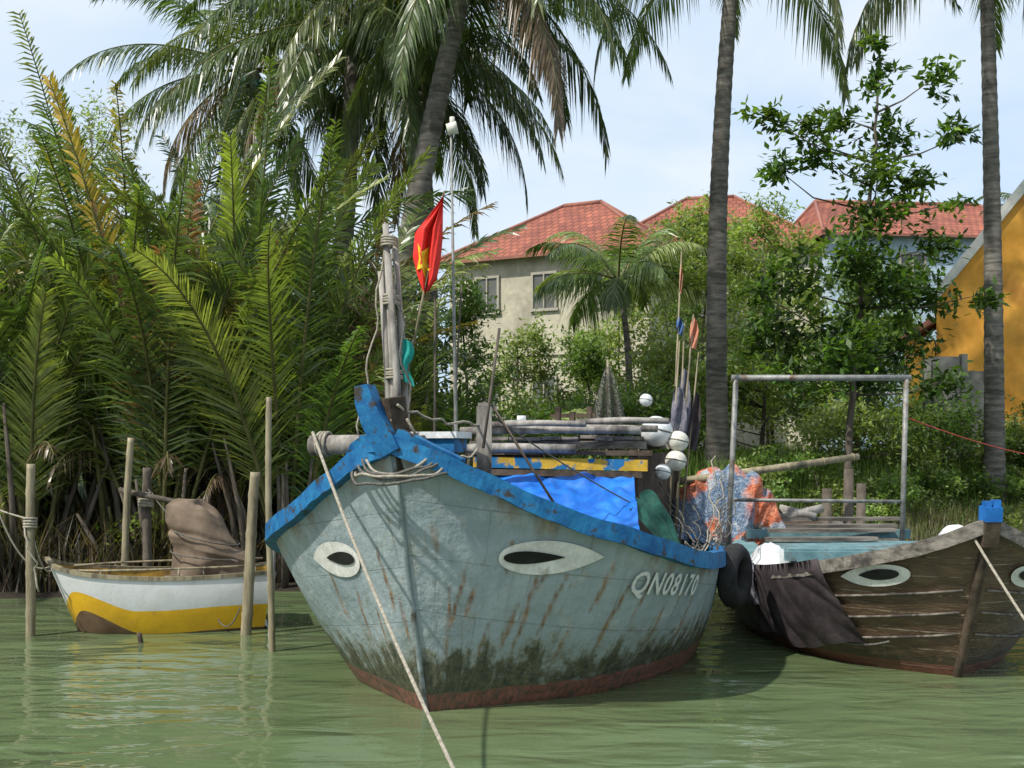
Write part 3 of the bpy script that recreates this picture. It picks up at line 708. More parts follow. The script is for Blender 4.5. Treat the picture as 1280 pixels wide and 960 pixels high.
# ---------------------------------------------------------------- boats
def cr(tab, t):
    n = len(tab) - 1; t = max(0, min(n, t)); i = min(n - 1, int(t)); f = t - i
    p0 = tab[max(i - 1, 0)]; p1 = tab[i]; p2 = tab[i + 1]; p3 = tab[min(i + 2, n)]
    if i == 0: p0 = tuple(2 * a - b for a, b in zip(p1, p2))
    return tuple(.5 * (2 * b + (c - a) * f + (2 * a - 5 * b + 4 * c - d) * f * f + (3 * b - a - 3 * c + d) * f ** 3) for a, b, c, d in zip(p0, p1, p2, p3))
class Boat:
    def __init__(s, B, ang, top, wl, dep=.4, bulge=.05):
        s.B = V(B); s.a = V((sin(ang), cos(ang), 0)); s.r = V((cos(ang), -sin(ang), 0)); s.top = top; s.wl = wl; s.dep = dep; s.bulge = bulge
        s.n = len(top) - 1; s.tab = [(0, 0)]; L = 0; q = s.P(1, 0, 99)
        for i in range(1, s.n * 20 + 1):
            p = s.P(1, i / 20, 99); L += V((p.x - q.x, p.y - q.y, 0)).length; q = p; s.tab.append((L, i / 20))
    def L(s, a, w, z): return s.B + s.a * a + s.r * w + V((0, 0, z))
    def P(s, side, t, z, off=0):
        T = cr(s.top, t); Wl = cr(s.wl, t); z = min(z, T[2])
        if z >= 0:
            f = z / T[2]; a = lerp(Wl[0], T[0], f); w = lerp(Wl[1], T[1], f) + s.bulge * 4 * f * (1 - f) * min(1, T[1] / .3)
        else:
            f = -z / s.dep; a = Wl[0] + f * .25; w = Wl[1] * (1 - .5 * f)
        w = max(0, w)
        p = s.L(a, side * w, z)
        if off:
            e = .02; p1 = s.P(side, t + e, z); p0 = s.P(side, max(0, t - e), z); q1 = s.P(side, t, z + .03); q0 = s.P(side, t, z - .03)
            n = (p1 - p0).cross(q1 - q0)
            if n.length > 0:
                n.normalize()
                if n.dot(s.r * side - s.a * .3) < 0: n = -n
                p += n * off
        return p
    def t_of(s, arc):
        for i in range(1, len(s.tab)):
            if s.tab[i][0] >= arc:
                a, b = s.tab[i - 1], s.tab[i]; return lerp(a[1], b[1], (arc - a[0]) / (b[0] - a[0]))
        return s.n
    def ztop(s, t): return cr(s.top, t)[2]
    def hull(s, mask, N1=240, M1=60):
        mb = MB(); mb.uv = []; mb.mask = []; Lt = s.tab[-1][0]
        for side in (-1, 1):
            b = len(mb.v)
            for i in range(N1 + 1):
                arc = Lt * i / N1; t = s.t_of(arc); zt = s.ztop(t)
                for j in range(M1 + 1):
                    z = lerp(-s.dep, zt, j / M1); mb.addv(s.P(side, t, z)); mb.uv.append((arc + (7 if side > 0 else 0), z + (0 if side > 0 else 3)))
                    mb.mask.append(mask(side, arc, z, zt))
            for i in range(N1):
                for j in range(M1):
                    a = b + i * (M1 + 1) + j
                    mb.face((a, a + M1 + 1, a + M1 + 2, a + 1) if side > 0 else (a, a + 1, a + M1 + 2, a + M1 + 1))
        k = len(mb.v); zt = s.ztop(s.n)
        for side in (-1, 1):
            for j in range(9):
                z = lerp(-s.dep, zt, j / 8); mb.addv(s.P(side, s.n, z)); mb.uv.append((side, z)); mb.mask.append((0, 0, 0))
        for j in range(8): mb.face((k + j, k + 9 + j, k + 10 + j, k + j + 1), 0, False)
        return mb
    def inner(s, drop, inset=.05, N1=70, M1=3):
        mb = MB()
        for side in (-1, 1):
            def fn(u, v):
                t = lerp(.25, s.n, u); zt = s.ztop(t); p = s.P(side, t, zt - drop * v); q = s.L((p - s.B).dot(s.a), 0, p.z); d = (p - q)
                return q + d * max(0, 1 - inset / max(d.length, .05))
            mb.grid(fn, N1, M1)
        def dk(u, v):
            t = lerp(.25, s.n, u); z = s.ztop(t) - drop; p0 = s.P(-1, t, z); p1 = s.P(1, t, z); return p0.lerp(p1, lerp(.02, .98, v))
        mb.grid(dk, N1, 8)
        return mb
    def rail(s, o0, o1, z0, z1, N1=60, m=0, wob=0):
        mb = MB(); ts = []; tm = s.n
        for i in range(N1): ts.append((-1, tm * (1 - i / N1)))
        ts.append((0, 0))
        for i in range(1, N1 + 1): ts.append((1, tm * i / N1))
        P = [s.P(sd or 1, t, 99) for sd, t in ts]; k = len(P)
        for i, p in enumerate(P):
            T = P[min(i + 1, k - 1)] - P[max(i - 1, 0)]; T.z = 0; T.normalize(); n = V((T.y, -T.x, 0))
            if n.dot(p - s.L(2.5, 0, p.z)) < 0: n = -n
            wv = wob * noise.noise(p * 3); w2 = wob * .5 * noise.noise(p * 9)
            for (o, z) in ((o0, z0), (o1 + w2, z0 + w2), (o1 - w2 * .5, z1), (o0, z1)): mb.addv(p + n * (o + wv * .5) + V((0, 0, z + wv)))
        for i in range(k - 1):
            for j in range(4):
                a = i * 4 + j; b = i * 4 + (j + 1) % 4; mb.face((a, a + 4, b + 4, b), m, False)
        mb.face((0, 1, 2, 3), m, False); mb.face(tuple((k - 1) * 4 + j for j in (3, 2, 1, 0)), m, False)
        return mb
    def decal(s, side, arc0, z0, outline, off, rings=5, slope=0):
        mb = MB(); cx = sum(p[0] for p in outline) / len(outline); cy = sum(p[1] for p in outline) / len(outline)
        n = len(outline)
        def pt(x, y): return s.P(side, s.t_of(arc0 + x), z0 + y + slope * x, off)
        c = mb.addv(pt(cx, cy))
        for k in range(1, rings + 1):
            for (x, y) in outline: mb.addv(pt(lerp(cx, x, k / rings), lerp(cy, y, k / rings)))
        for j in range(n): mb.face((c, 1 + j, 1 + (j + 1) % n))
        for k in range(rings - 1):
            for j in range(n):
                a = 1 + k * n + j; b = 1 + k * n + (j + 1) % n; mb.face((a, a + n, b + n, b))
        return mb
def teardrop(x0, x1, h, peak=.28, tail=1.25, n=48, y0=0):
    out = []
    for i in range(n):
        a = 2 * pi * i / n; u = .5 - .5 * cos(a)
        if u < peak: w = math.sqrt(max(0, 1 - ((peak - u) / peak) ** 2)) ** .9
        else: w = (1 - ((u - peak) / (1 - peak)) ** tail)
        out.append((lerp(x0, x1, u), y0 + (1 if a < pi else -1) * max(w, 0) * h / 2))
    return out

# ----- main fishing boat
A = Boat((-.85, 7.9, 0), rd(18), [(0, 0, 2.08), (.08, .27, 1.96), (.27, .60, 1.80), (.52, .98, 1.60), (.85, 1.38, 1.42), (1.25, 1.68, 1.28), (2, 1.87, 1.12), (3, 1.9, 1.03), (4, 1.76, .99), (5, 1.42, 1.0), (6.2, 1.05, 1.08), (7.5, .8, 1.25)],
         [(.63, 0), (.70, .10), (.84, .27), (1.05, .50), (1.32, .80), (1.65, 1.08), (2.4, 1.4), (3.2, 1.58), (4.1, 1.5), (5, 1.2), (6.1, .85), (7.3, .6)], .4, .05)
streaks = [(1, .52, 1.15, .55, .010, -.22), (1, .60, 1.0, .72, .014, -.1), (1, 1.15, 1.2, .35, .011, -.14), (1, 1.0, .85, .45, .012, -.1), (1, 1.95, 1.0, .35, .012, -.13), (1, 1.75, 1.15, .7, .010, -.1), (1, 2.5, .8, .2, .011, -.08),
           (1, 3.0, .8, .1, .012, -.08), (1, .25, 1.5, 1.2, .009, 0), (1, 1.5, .6, .2, .010, -.05), (-1, .3, 1.3, .7, .009, -.1), (-1, .75, 1.0, .4, .010, .1), (-1, 1.1, 1.1, .6, .009, .05), (-1, .15, .9, .5, .010, -.05), (1, 2.2, 1.05, .6, .009, -.1), (1, .9, 1.35, 1.05, .009, -.05),
           (1, 1.3, 1.3, .9, .012, -.18), (1, 1.38, 1.1, .5, .009, -.18), (1, .35, 1.0, .3, .008, -.05), (1, .75, .7, .3, .009, -.10), (-1, .5, .8, .3, .010, .05)]
def maskA(side, arc, z, zt):
    r = 0
    for (sd, a0, z1, z0, w, sl) in streaks:
        if sd != side or not (z0 - .05 < z < z1 + .05): continue
        f = (z1 - z) / (z1 - z0); x = a0 + sl * f + .02 * noise.noise(V((z * 6, a0 * 9, 0))); ww = w * (.5 + 1.2 * sin(pi * max(0, min(1, f))))
        r = max(r, math.exp(-((arc - x) / ww) ** 2) * sstep(-.05, .1, f) * sstep(1.05, .7, f) * 1.2)
    r = max(r, .5 * sstep(zt - .3, zt - .12, z) * (noise.noise(V((arc * 4, side * 3, 0))) > .1))
    alg = 1.0 * sstep(.78, .10, z) + .2 * sstep(1.4, .3, arc) * sstep(.85, .35, z) - .10
    red = sstep(.17 + .02 * arc, .09 + .02 * arc, z)
    return (min(1, r), max(0, alg), red)
eA = empty('fishing_boat', A.L(3.5, 0, 0), 'weathered grey-blue wooden fishing boat with painted eyes and blue rails', 'boat')
A.hull(maskA, 300, 70).make('hull', ['hull'], eA, label='grey-blue hull with rust streaks and algae at the waterline')
A.inner(.35).make('deck', ['wood_plank'], eA)
A.rail(-.08, .045, -.11, .03, wob=.018, N1=110).make('gunwale', ['blue'], eA, label='chipped bright blue gunwale rail')
mb = MB(); mb.tube([A.P(1, 0, z) for z in (-.3, 0, .4, .8, 1.2, 1.6, 1.95)], .022, 8); mb.make('stem', ['hull_plain'], eA)
ob = A.decal(1, .78, 1.20, teardrop(0, .86, .26, .42, 2.0), .012, 7, -.01).make('painted_eye', ['white'], eA)
A.decal(1, .82, 1.205, teardrop(0, .50, .098, .35, 1.7), .02, 5, -.01).make('pupil', ['black'], ob)
ob = A.decal(-1, .56, 1.16, teardrop(0, .72, .28, .42, 2.4), .012, 7, -.05).make('painted_eye', ['white'], eA)
A.decal(-1, .62, 1.17, teardrop(0, .42, .105, .4, 1.8), .02, 5, -.05).make('pupil', ['black'], ob)
cu = bpy.data.curves.new('t', 'FONT'); cu.body = 'QN08170'; cu.size = 1; cu.offset = .016; cu.resolution_u = 3; cu.space_character = 1.12
to = bpy.data.objects.new('t', cu); COL.objects.link(to)
dg = bpy.context.evaluated_depsgraph_get(); tm = bpy.data.meshes.new_from_object(to.evaluated_get(dg))
mb = MB(); xs_ = [v.co.x for v in tm.vertices]; ys_ = [v.co.y for v in tm.vertices]; x0, x1, y0_, y1 = min(xs_), max(xs_), min(ys_), max(ys_)
for v in tm.vertices:
    X = (v.co.x - x0) / (x1 - x0) * 1.02; Y = (v.co.y - y0_) / (y1 - y0_) * .215
    mb.addv(A.P(1, A.t_of(1.93 + X + Y * .15), .86 + Y - .12 * X, .022))
for p in tm.polygons: mb.face(tuple(p.vertices), 0, False)
bpy.data.objects.remove(to)
mb.make('registration_number', ['text_white'], eA)
mb = MB(); mb.beam(A.L(.14, .03, 1.8), A.L(.06, -.02, 2.36), .12, .14); mb.make('stem_head', ['wood_dark'], eA)
mb = MB()
mb.plank([A.L(.02, .0, 1.96), A.L(.0, -.06, 2.08), A.L(-.02, -.12, 2.2), A.L(-.03, -.17, 2.33), A.L(-.04, -.19, 2.44)], [.17, .18, .16, .14, .10], .14, A.a)
mb.plank([A.L(.22, -.44, 1.90), A.L(.14, -.34, 1.98), A.L(.06, -.22, 2.03), A.L(.0, -.1, 2.03)], [.05, .11, .13, .11], .10, A.a)
mb.plank([A.L(.2, .46, 1.90), A.L(.1, .28, 1.97), A.L(.04, .14, 2.04), A.L(.02, .04, 2.10)], [.05, .10, .11, .08], .09, A.a)
mb.make('bow_horns', ['blue'], eA, label='chipped blue horn timbers at the bow')
mb = MB(); mb.tube([A.L(.55, -.92, 2.02), A.L(.55, -.5, 2.03), A.L(.55, .02, 2.03)], [.082, .075, .07], 10)
mb.make('bow_crossbeam', ['wood_grey'], eA)
mb = MB(); mb.box(A.L(.85, .02, 2.10), (.42, .34, .05), Matrix.Rotation(-rd(18), 3, 'Z')); mb.box(A.L(.85, .02, 2.02), (.36, .28, .1), Matrix.Rotation(-rd(18), 3, 'Z'), 1)
mb.make('bow_locker', ['plastic_white', 'blue'], eA)
for (a, w, zt, ww) in ((1.2, .27, 2.33, .12), (1.25, -.5, 1.95, .11)):
    mb = MB(); mb.beam(A.L(a, w, 1.0), A.L(a, w, zt), ww, ww); mb.beam(A.L(a, w, zt + .002), A.L(a, w, zt + .03), ww * .8, ww * .8); mb.make('mooring_bitt', ['wood_grey'], eA)
mb = MB()
for k in range(5):
    rr = .21 + .02 * k; pts = []
    for i in range(49):
        a = 2 * pi * i / 48; n_ = noise.noise(V((cos(a) * 1.5, sin(a) * 1.5, k * 3.1)))
        w = sin(a) * rr * 1.25; s_ = .17 - cos(a) * rr * .95
        pts.append(A.L(s_ - .05, w + .02, 1.95 - .024 * k + .06 * n_ - .1 * abs(cos(a)) * (cos(a) > 0)))
    mb.tube(pts, .011, 5, 1 if k % 3 == 0 else 0)
mb.make('rope_coil', ['rope_dark', 'rope'], label='coiled grey mooring rope wrapped around the boat bow', cat='rope')
mb = MB(); b0 = A.L(.7, -.25, 1.35); tp = V((-.97, 8.6, 3.72))
for k, (dx, dy) in enumerate(((0, 0), (.085, .03), (.03, -.06), (-.05, .04))):
    d = V((dx, dy, 0)); mb.tube([b0 + d, b0.lerp(tp, .5) + d * .9 + V((.01, 0, 0)), tp + d * .8 + V((0, 0, -.12 * k))], [.034, .030, .024], 8)
ms = mb.make('mast', ['wood_grey'], eA, label='bundle of grey poles lashed with rope')
for f in (.25, .5, .74, .93):
    mb = MB(); c = b0.lerp(tp, f) + V((.02, 0, 0))
    for q in range(4): mb.torus(c + V((0, 0, q * .02)), (.1 * (q % 2) + .03, .05, 1), .076 - .018 * f, .009, 18, 6)
    mb.make('lashing', ['rope'], ms)
mb = MB(); mb.tube(ropepts(tp + V((0, 0, -.1)), A.L(.5, -.5, 2.1), .06, 16, .05), .008, 5)
mb.make('stay_rope', ['rope'], ms)
mb = MB(); mb.tube(ropepts(tp + V((.06, -.05, -.2)), A.L(.6, -.1, 2.05), -.05, 16, .06), .009, 5)
mb.make('stay_rope', ['rope_dark'], ms)
mb = MB(); p0 = A.L(1.0, .12, 1.3); p1 = V((-.48, 8.8, 4.5))
mb.tube([p0, p0.lerp(p1, .5), p1], [.018, .015, .009], 6)
po = mb.make('signal_pole', ['steel'], eA)
mb = MB(); mb.tube([p1 + V((-.03, 0, 0)), p1 + V((.05, 0, .02))], [.045, .05], 10); mb.tube([p1 + V((.01, 0, .03)), p1 + V((.01, 0, .1))], .02, 8); mb.make('lamp', ['foam'], po)
for (a, b, r) in ((A.L(.8, .0, 1.6), V((-.60, 8.75, 3.2)), .010), (A.L(.95, .35, 2.0), V((-.1, 8.9, 2.95)), .013), (A.L(1.6, .9, 1.3), A.L(1.3, .3, 2.35), .012), (A.L(1.0, .05, 1.6), V((-.40, 8.9, 3.3)), .008)):
    mb = MB(); mb.tube([a, b], r, 6); mb.make('thin_pole', ['bark'], eA)
# flag
fe = empty('flag', (-.62, 8.62, 2.55), 'red flag with yellow star hanging from a slanted pole', 'flag')
mb = MB(); mb.tube([V((-.83, 8.62, 2.45)), V((-.52, 8.62, 3.98))], [.012, .008], 6); mb.make('flag_pole', ['bamboo'], fe)
FL = [(0, -.005), (.15, -.10), (.33, -.22), (.6, -.235), (.8, -.20), (1, -.15)]
FR = [(0, .005), (.2, .0), (.45, -.005), (.65, -.02), (.85, -.05), (1, -.12)]
def flagfn(u, v, off=0):
    z = 3.95 - .76 * u - .05 * (1 - v) * (1 - u); x = lerp(curve(FL, u), curve(FR, u), v)
    y = 8.60 + .04 * sin(v * 13 + u * 2) * min(1, u * 3) + .02 * sin(v * 23 + 5 * u)
    return V((-.53 + x, y - off, z + .015 * sin(v * 9)))
mb = MB(); mb.grid(lambda u, v: flagfn(u, v), 30, 30); mb.make('cloth', ['red_cloth'], fe)
mb = MB(); st = []
for i in range(10):
    a = pi / 2 + i * pi / 5; rr = .30 if i % 2 == 0 else .13; st.append((.68 + rr * sin(a) * .8, .35 + rr * cos(a) * 1.1))
for off in (.008, -.008):
    c = mb.addv(flagfn(.68, .35, off)); k = len(mb.v)
    for f in (.5, 1):
        for s_ in st: mb.addv(flagfn(lerp(.68, s_[0], f), lerp(.35, s_[1], f), off))
    for i in range(10):
        mb.face((c, k + i, k + (i + 1) % 10)); mb.face((k + i, k + 10 + i, k + 10 + (i + 1) % 10, k + (i + 1) % 10))
mb.make('star', ['yellow_cloth'], fe)
mb = MB(); mb.grid(lambda u, v: V((-.86 + .09 * v + .02 * sin(u * 8), 8.6 + .02 * sin(v * 6 + u * 3), 2.86 - .34 * u - .05 * v)), 10, 6)
mb.make('teal_pennant', ['teal_cloth'], label='small teal cloth hanging beside the mast', cat='flag')
# cabin
S0, S1, W0, W1 = 3.5, 5.9, -.62, 1.0
mb = MB()
nb = 9
for i in range(nb):
    w = lerp(W0, W1, (i + .5) / nb)
    mb.beam(A.L(S0 - R.uniform(0, .16), w, 2.10 + R.uniform(-.012, .012)), A.L(S1, w, 2.10), (W1 - W0) / nb - .012, .035)
for s_ in (S0 + .02, S0 + .8, S0 + 1.6, S1 - .1): mb.beam(A.L(s_, W0 - .08, 2.03), A.L(s_, W1 + .12, 2.03), .07, .08)
mb.make('cabin_roof', ['wood_plank'], eA)
mb = MB(); mb.beam(A.L(S0 - .04, W0 - .02, 1.86), A.L(S0 - .04, W1 + .15, 1.83), .03, .11); mb.make('cabin_fascia', ['yellow_paint'], eA, label='yellow board with peeling blue paint')
mb = MB()
mb.beam(A.L(S0 - .05, W0 - .1, 1.96), A.L(S0 - .05, W1 + .2, 1.95), .05, .05)
mb.beam(A.L(S0 - .05, W0 - .1, 1.76), A.L(S0 - .05, W1 + .1, 1.74), .05, .06)
for s_ in (S0, S1 - .1):
    for w in (W0, W1): mb.beam(A.L(s_, w, .7), A.L(s_, w, 2.0), .08, .08)
mb.beam(A.L(S0 + .1, W0, 1.35), A.L(S1 - .1, W0, 1.35), .03, 1.2); mb.beam(A.L(S0 + .1, W1, 1.35), A.L(S1 - .1, W1, 1.35), .03, 1.2)
mb.make('cabin_frame', ['wood_dark'], eA)
for (a, w, b, w2, z, r) in ((S0 - .2, W0 - .1, S0 - .12, W1 + .1, 2.17, .04), (S0 + .3, W0, S0 + .2, W1 + .2, 2.19, .035), (S0 - .25, W0 + .2, S0 - .3, .6, 2.23, .03), (S0 + .1, .4, S0 + .0, 1.35, 2.26, .03), (S0 - .4, -.9, S0 - .3, .5, 1.99, .045)):
    mb = MB(); mb.tube([A.L(a, w, z), A.L((a + b) / 2, (w + w2) / 2, z + .015), A.L(b, w2, z)], r, 8); mb.make('roof_log', ['wood_grey'], eA)
mb = MB()
for w in (.15, .3, .48): mb.beam(A.L(S0 + .3, w, 2.2), A.L(S0 + .3, w + .01, 2.42 - .05 * (w == .3)), .06, .05)
mb.beam(A.L(S0 + .3, .08, 2.33), A.L(S0 + .3, .55, 2.33), .04, .04)
mb.make('net_winch', ['wood_dark'], eA)
mb = MB(); mb.box(A.L(S0 + .5, -.3, 2.22), (.3, .25, .14), Matrix.Rotation(.3, 3, 'Z')); mb.tube([A.L(S0 + .5, -.3, 2.28), A.L(S0 + .5, -.3, 2.34)], .05, 10)
mb.make('tool_box', ['plastic_white'], label='small pale plastic box standing on the cabin roof', cat='box')
def tarp(u, v):
    s_ = lerp(S0 - .02, 2.15, u); w = lerp(-.55, 1.0, v) + u * lerp(.15, .35, v); z = lerp(1.77, 1.22, u ** .9)
    z += -.07 * sin(pi * v) * (1 - u) * .5 + .035 * sin(v * 14 + u * 5) * u + .05 * noise.noise(V((u * 3, v * 5, 2)))
    q = V((u * 4 + v * 2, v * 7 - u * 3, 5)); z += .10 * (abs(noise.noise(q)) - .2)
    return A.L(s_, w, z + .03 * noise.noise(V((u * 9, v * 11, 5))))
mb = MB(); mb.grid(tarp, 60, 70)
mb.grid(lambda u, v: A.L(2.15 - .03 * sin(v * 30), lerp(-.4, 1.35, v), 1.22 - .28 * u + .03 * noise.noise(V((0, v * 5, 2)))), 6, 50)
mb.make('tarpaulin', ['tarp_blue'], label='bright blue tarpaulin stretched over the boat deck', cat='tarpaulin')
mb = MB(); mb.grid(lambda u, v: A.L(lerp(3.4, 2.7, u) + .04 * sin(v * 12), 1.15 + .35 * v + .03 * sin(u * 17), 1.58 - .55 * v ** 1.5 + .04 * sin(u * 11 + v * 3) - .1 * u), 24, 24)
mb.make('green_sheet', ['tarp_green'], label='dark green net sheet draped at the cabin side', cat='sheet')
mb = MB(); mb.box(A.L(2.4, -.7, 1.35), (.5, .4, .4), Matrix.Rotation(-.3, 3, 'Z'))
for i in range(4): mb.box(A.L(2.4, -.7, 1.22 + .1 * i), (.53, .43, .02), Matrix.Rotation(-.3, 3, 'Z'))
mb.make('fish_crate', ['teal_paint'], label='worn teal fish crate standing on the deck', cat='crate')
for (x, y, z, r, mm, lb) in ((1.48, 11.45, 2.17, .165, 'plastic_white', 'large white round net float'), (1.69, 11.4, 2.07, .11, 'foam', 'cream round net float'), (1.66, 11.35, 1.87, .11, 'foam', 'cream round net float'), (1.52, 11.3, 1.76, .085, 'plastic_white', 'small white net float'), (1.40, 11.7, 2.5, .07, 'plastic_white', 'small white net float')):
    mb = MB(); mb.blob((x, y, z), (r, r, r * .95), x, .02, 0, 1, 0, 20, 14); mb.torus((x, y, z), (.2, .1, 1), r * .99, r * .05, 20, 5, 1)
    mb.make('net_float', [mm, 'rope_dark'], label=lb + ' hanging by the boat cabin', cat='float', group='net floats hanging on the fishing boat')
specs = [((1.62, 11.6, 1.0), (1.77, 11.7, 4.05), .012), ((1.66, 11.55, 1.0), (1.88, 11.6, 3.38), .014), ((1.7, 11.6, 1.0), (1.80, 11.7, 3.3), .012), ((1.6, 11.55, 1.0), (1.72, 11.5, 3.1), .012), ((1.74, 11.65, 1.0), (1.95, 11.7, 3.0), .012)]
mb = MB()
for a, b, r in specs: mb.tube([a, b], [r, r * .7], 6)
pb = mb.make('marker_poles', ['bamboo'], label='bundle of bamboo marker poles standing on the boat', cat='pole')
def pennant(a, b, f0_, f1_, wd, mk, nm):
    a = V(a); b = V(b); mb = MB()
    mb.grid(lambda u, v: a.lerp(b, lerp(f1_, f0_, u)) + V(((v - .25) * wd * (.5 + .5 * sin(u * 2.4)), .03 * sin(v * 9 + u * 6), -.03 * v)), 12, 8)
    mb.make(nm, [mk], pb)
pennant(specs[1][0], specs[1][1], .86, .99, .09, 'orange_cloth', 'orange_pennant')
pennant(specs[2][0], specs[2][1], .50, .80, .13, 'grey_cloth', 'dark_pennant')
pennant(specs[3][0], specs[3][1], .45, .78, .17, 'grey_cloth', 'pale_pennant')
pennant(specs[4][0], specs[4][1], .5, .8, .12, 'cloth_dark', 'dark_pennant')
pennant(specs[0][0], specs[0][1], .72, .78, .07, 'faded_blue', 'blue_pennant')
pennant(specs[0][0], specs[0][1], .86, .96, .03, 'orange_cloth', 'orange_ribbon')
mb = MB()
mb.grid(lambda u, v: V((1.03 + (v - .5) * lerp(.04, .42, u ** .8), 12.0 + .1 * sin(v * 20) * u, 2.88 - .62 * u + .03 * sin(v * 15) * u)), 14, 30)
mb.grid(lambda u, v: V((1.03 + (v - .5) * lerp(.04, .36, u ** .8), 12.1 - .1 * sin(v * 17) * u, 2.86 - .62 * u)), 14, 30)
mb.tube([(1.03, 12.05, 2.0), (1.03, 12.05, 2.95)], .015, 6, 1)
mb.make('drying_net', ['meshnet', 'bamboo'], label='thin grey fishing net gathered on a stick', cat='fishing net')
mb = MB()
for k in range(12):
    p0 = A.L(R.uniform(2.9, 3.5), R.uniform(1.5, 1.8), R.uniform(.95, 1.15)); p1 = V((R.uniform(1.5, 2.3), R.uniform(11.0, 11.6), R.uniform(1.1, 1.9)))
    mb.tube(ropepts(p0, p1, R.uniform(0, .2), 16, .12), .007, 5, 1 if k % 4 == 0 else 0)
mb.make('rope_tangle', ['rope_dark', 'rope'], label='tangled ropes and lines over the boat quarter', cat='rope')
for (p, ax, r, rr) in ((A.L(3.4, 1.99, .80), A.r + V((0, -.25, 0)), .22, .085),):
    mb = MB(); mb.torus(p, ax, r, rr, 30, 12); mb.make('tyre_fender', ['rubber'], label='old black tyre hung between the boats as fender', cat='tyre')
mb = MB()
mb.tube(ropepts(A.L(.45, -.86, 2.12), (.06, 5.2, -.15), .14, 40), .013, 6)
mb.make('mooring_rope', ['rope'], label='long pale mooring rope running from bow into water', cat='rope')
mb = MB()
for k in range(3): mb.torus(A.L(.55, -.84 + .03 * k, 2.03), A.r, .09, .012, 20, 6)
mb.make('beam_lashing', ['rope'], eA)
for (p, q, s_) in ((A.L(.42, -.5, 2.0), A.L(.1, -.2, 1.95), .1), (A.L(.42, .5, 2.0), A.L(.0, .1, 2.0), .12), (A.L(.0, .05, 2.3), A.L(1.2, .27, 2.2), .05), (A.L(.05, .1, 2.2), A.L(.9, .6, 1.6), .12), (A.L(.0, -.1, 2.25), A.L(.7, -.1, 1.7), .02), (A.L(.0, .0, 2.2), A.L(.3, .35, 1.9), .08)):
    mb = MB(); mb.tube(ropepts(p, q, s_, 14, .05), .010, 5); mb.make('bow_rope', ['rope'], eA)
mb = MB(); mb.tube(ropepts(A.L(1.2, .27, 2.3), (2.2, 11.5, 1.0), .1, 20), .007, 5); mb.make('rigging_line', ['rope_dark'], eA)

# ----- brown boat
Bt = Boat((3.93, 9.2, 0), rd(-3), [(0, 0, 1.40), (.13, .33, 1.26), (.35, .66, 1.13), (.75, 1.02, 1.0), (1.2, 1.24, .9), (2, 1.36, .80), (3, 1.38, .76), (4, 1.3, .78), (5.2, 1.05, .86), (6.2, .8, 1.0)],
          [(.6, 0), (.7, .13), (.88, .34), (1.15, .62), (1.5, .86), (2.2, 1.06), (3.1, 1.12), (4, 1.05), (5.1, .8), (6.0, .6)], .35, .05)
def maskB(side, arc, z, zt): return (0, sstep(.4, .05, z) * .7, sstep(.12, .07, z))
eB = empty('wooden_boat', Bt.L(3, 0, 0), 'dark brown planked wooden boat with painted white eyes', 'boat')
Bt.hull(maskB).make('hull', ['hull_brown'], eB, label='dark tarred plank hull with pale caulking lines')
Bt.inner(.22).make('deck', ['teal_paint'], eB)
Bt.rail(-.07, .035, -.09, .03, wob=.012).make('gunwale', ['wood_plank'], eB)
for k in range(3):
    for sd_ in (-1, 1):
        mb = MB(); mb.tube([Bt.P(sd_, Bt.t_of(.12 + .12 * i), .80 - .20 * k - .012 * i, .01) for i in range(20)], .011, 5); mb.make('rubbing_strake', ['wood_plank'], eB)
mb = MB(); mb.tube([Bt.P(1, 0, z) for z in (-.3, 0, .4, .8, 1.2, 1.36)], .045, 8); mb.make('stem', ['wood_dark'], eB)
mb = MB(); mb.beam(Bt.L(.06, 0, 1.2), Bt.L(.0, 0, 1.42), .13, .13); mb.make('stem_head', ['wood_dark'], eB)
mb = MB(); mb.beam(Bt.L(.0, 0, 1.40), Bt.L(-.01, 0, 1.52), .14, .13); mb.box(Bt.L(-.02, .035, 1.545), (.06, .07, .06)); mb.box(Bt.L(-.02, -.04, 1.54), (.05, .08, .05)); mb.make('blue_cap', ['bluecap'], eB)
for side in (-1, 1):
    a0 = .60 if side < 0 else .34
    ob = Bt.decal(side, a0, .93, teardrop(0, .66, .20, .42, 2.4), .016, 6, -.09).make('painted_eye', ['white'], eB)
    Bt.decal(side, a0 + .10, .935, teardrop(0, .38, .10, .45, 2.0), .026, 5, -.09).make('pupil', ['black'], ob)
def drape(u, v):
    arc = lerp(1.46, 2.75, u) - .36 * v * (1 - u); t = Bt.t_of(arc); zt = Bt.ztop(t)
    low = lerp(.26, .16, sstep(0, .5, u)) + .03 * sin(u * 9); z = lerp(zt + .03, low, v)
    if v < .06: return Bt.P(-1, t, zt) + V((-.05, 0, .045))
    q = abs(noise.noise(V((u * 5 + v * 1.5, v * 1.2, 3))))
    return Bt.P(-1, t, min(z, zt - .01), .045 + .03 * v * (.5 + .5 * sin(u * 17 + v * 4)) + .05 * q)
mb = MB(); mb.grid(drape, 110, 40); mb.make('draped_cloth', ['cloth_dark'], label='dark brown cloth softly draped over the boat side', cat='cloth')
def drape2(u, v):
    arc = lerp(2.6, 3.1, u); t = Bt.t_of(arc); zt = Bt.ztop(t)
    return Bt.P(-1, t, min(lerp(zt, .45, v), zt - .01), .07 + .02 * sin(u * 20 + v * 4)) if v > .08 else Bt.P(-1, t, zt) + V((-.02 * v - .06, 0, .06))
mb = MB(); mb.grid(drape2, 30, 20); mb.make('plastic_sheet', ['grey_cloth'], label='crumpled grey plastic sheet hanging between the boats', cat='sheet')
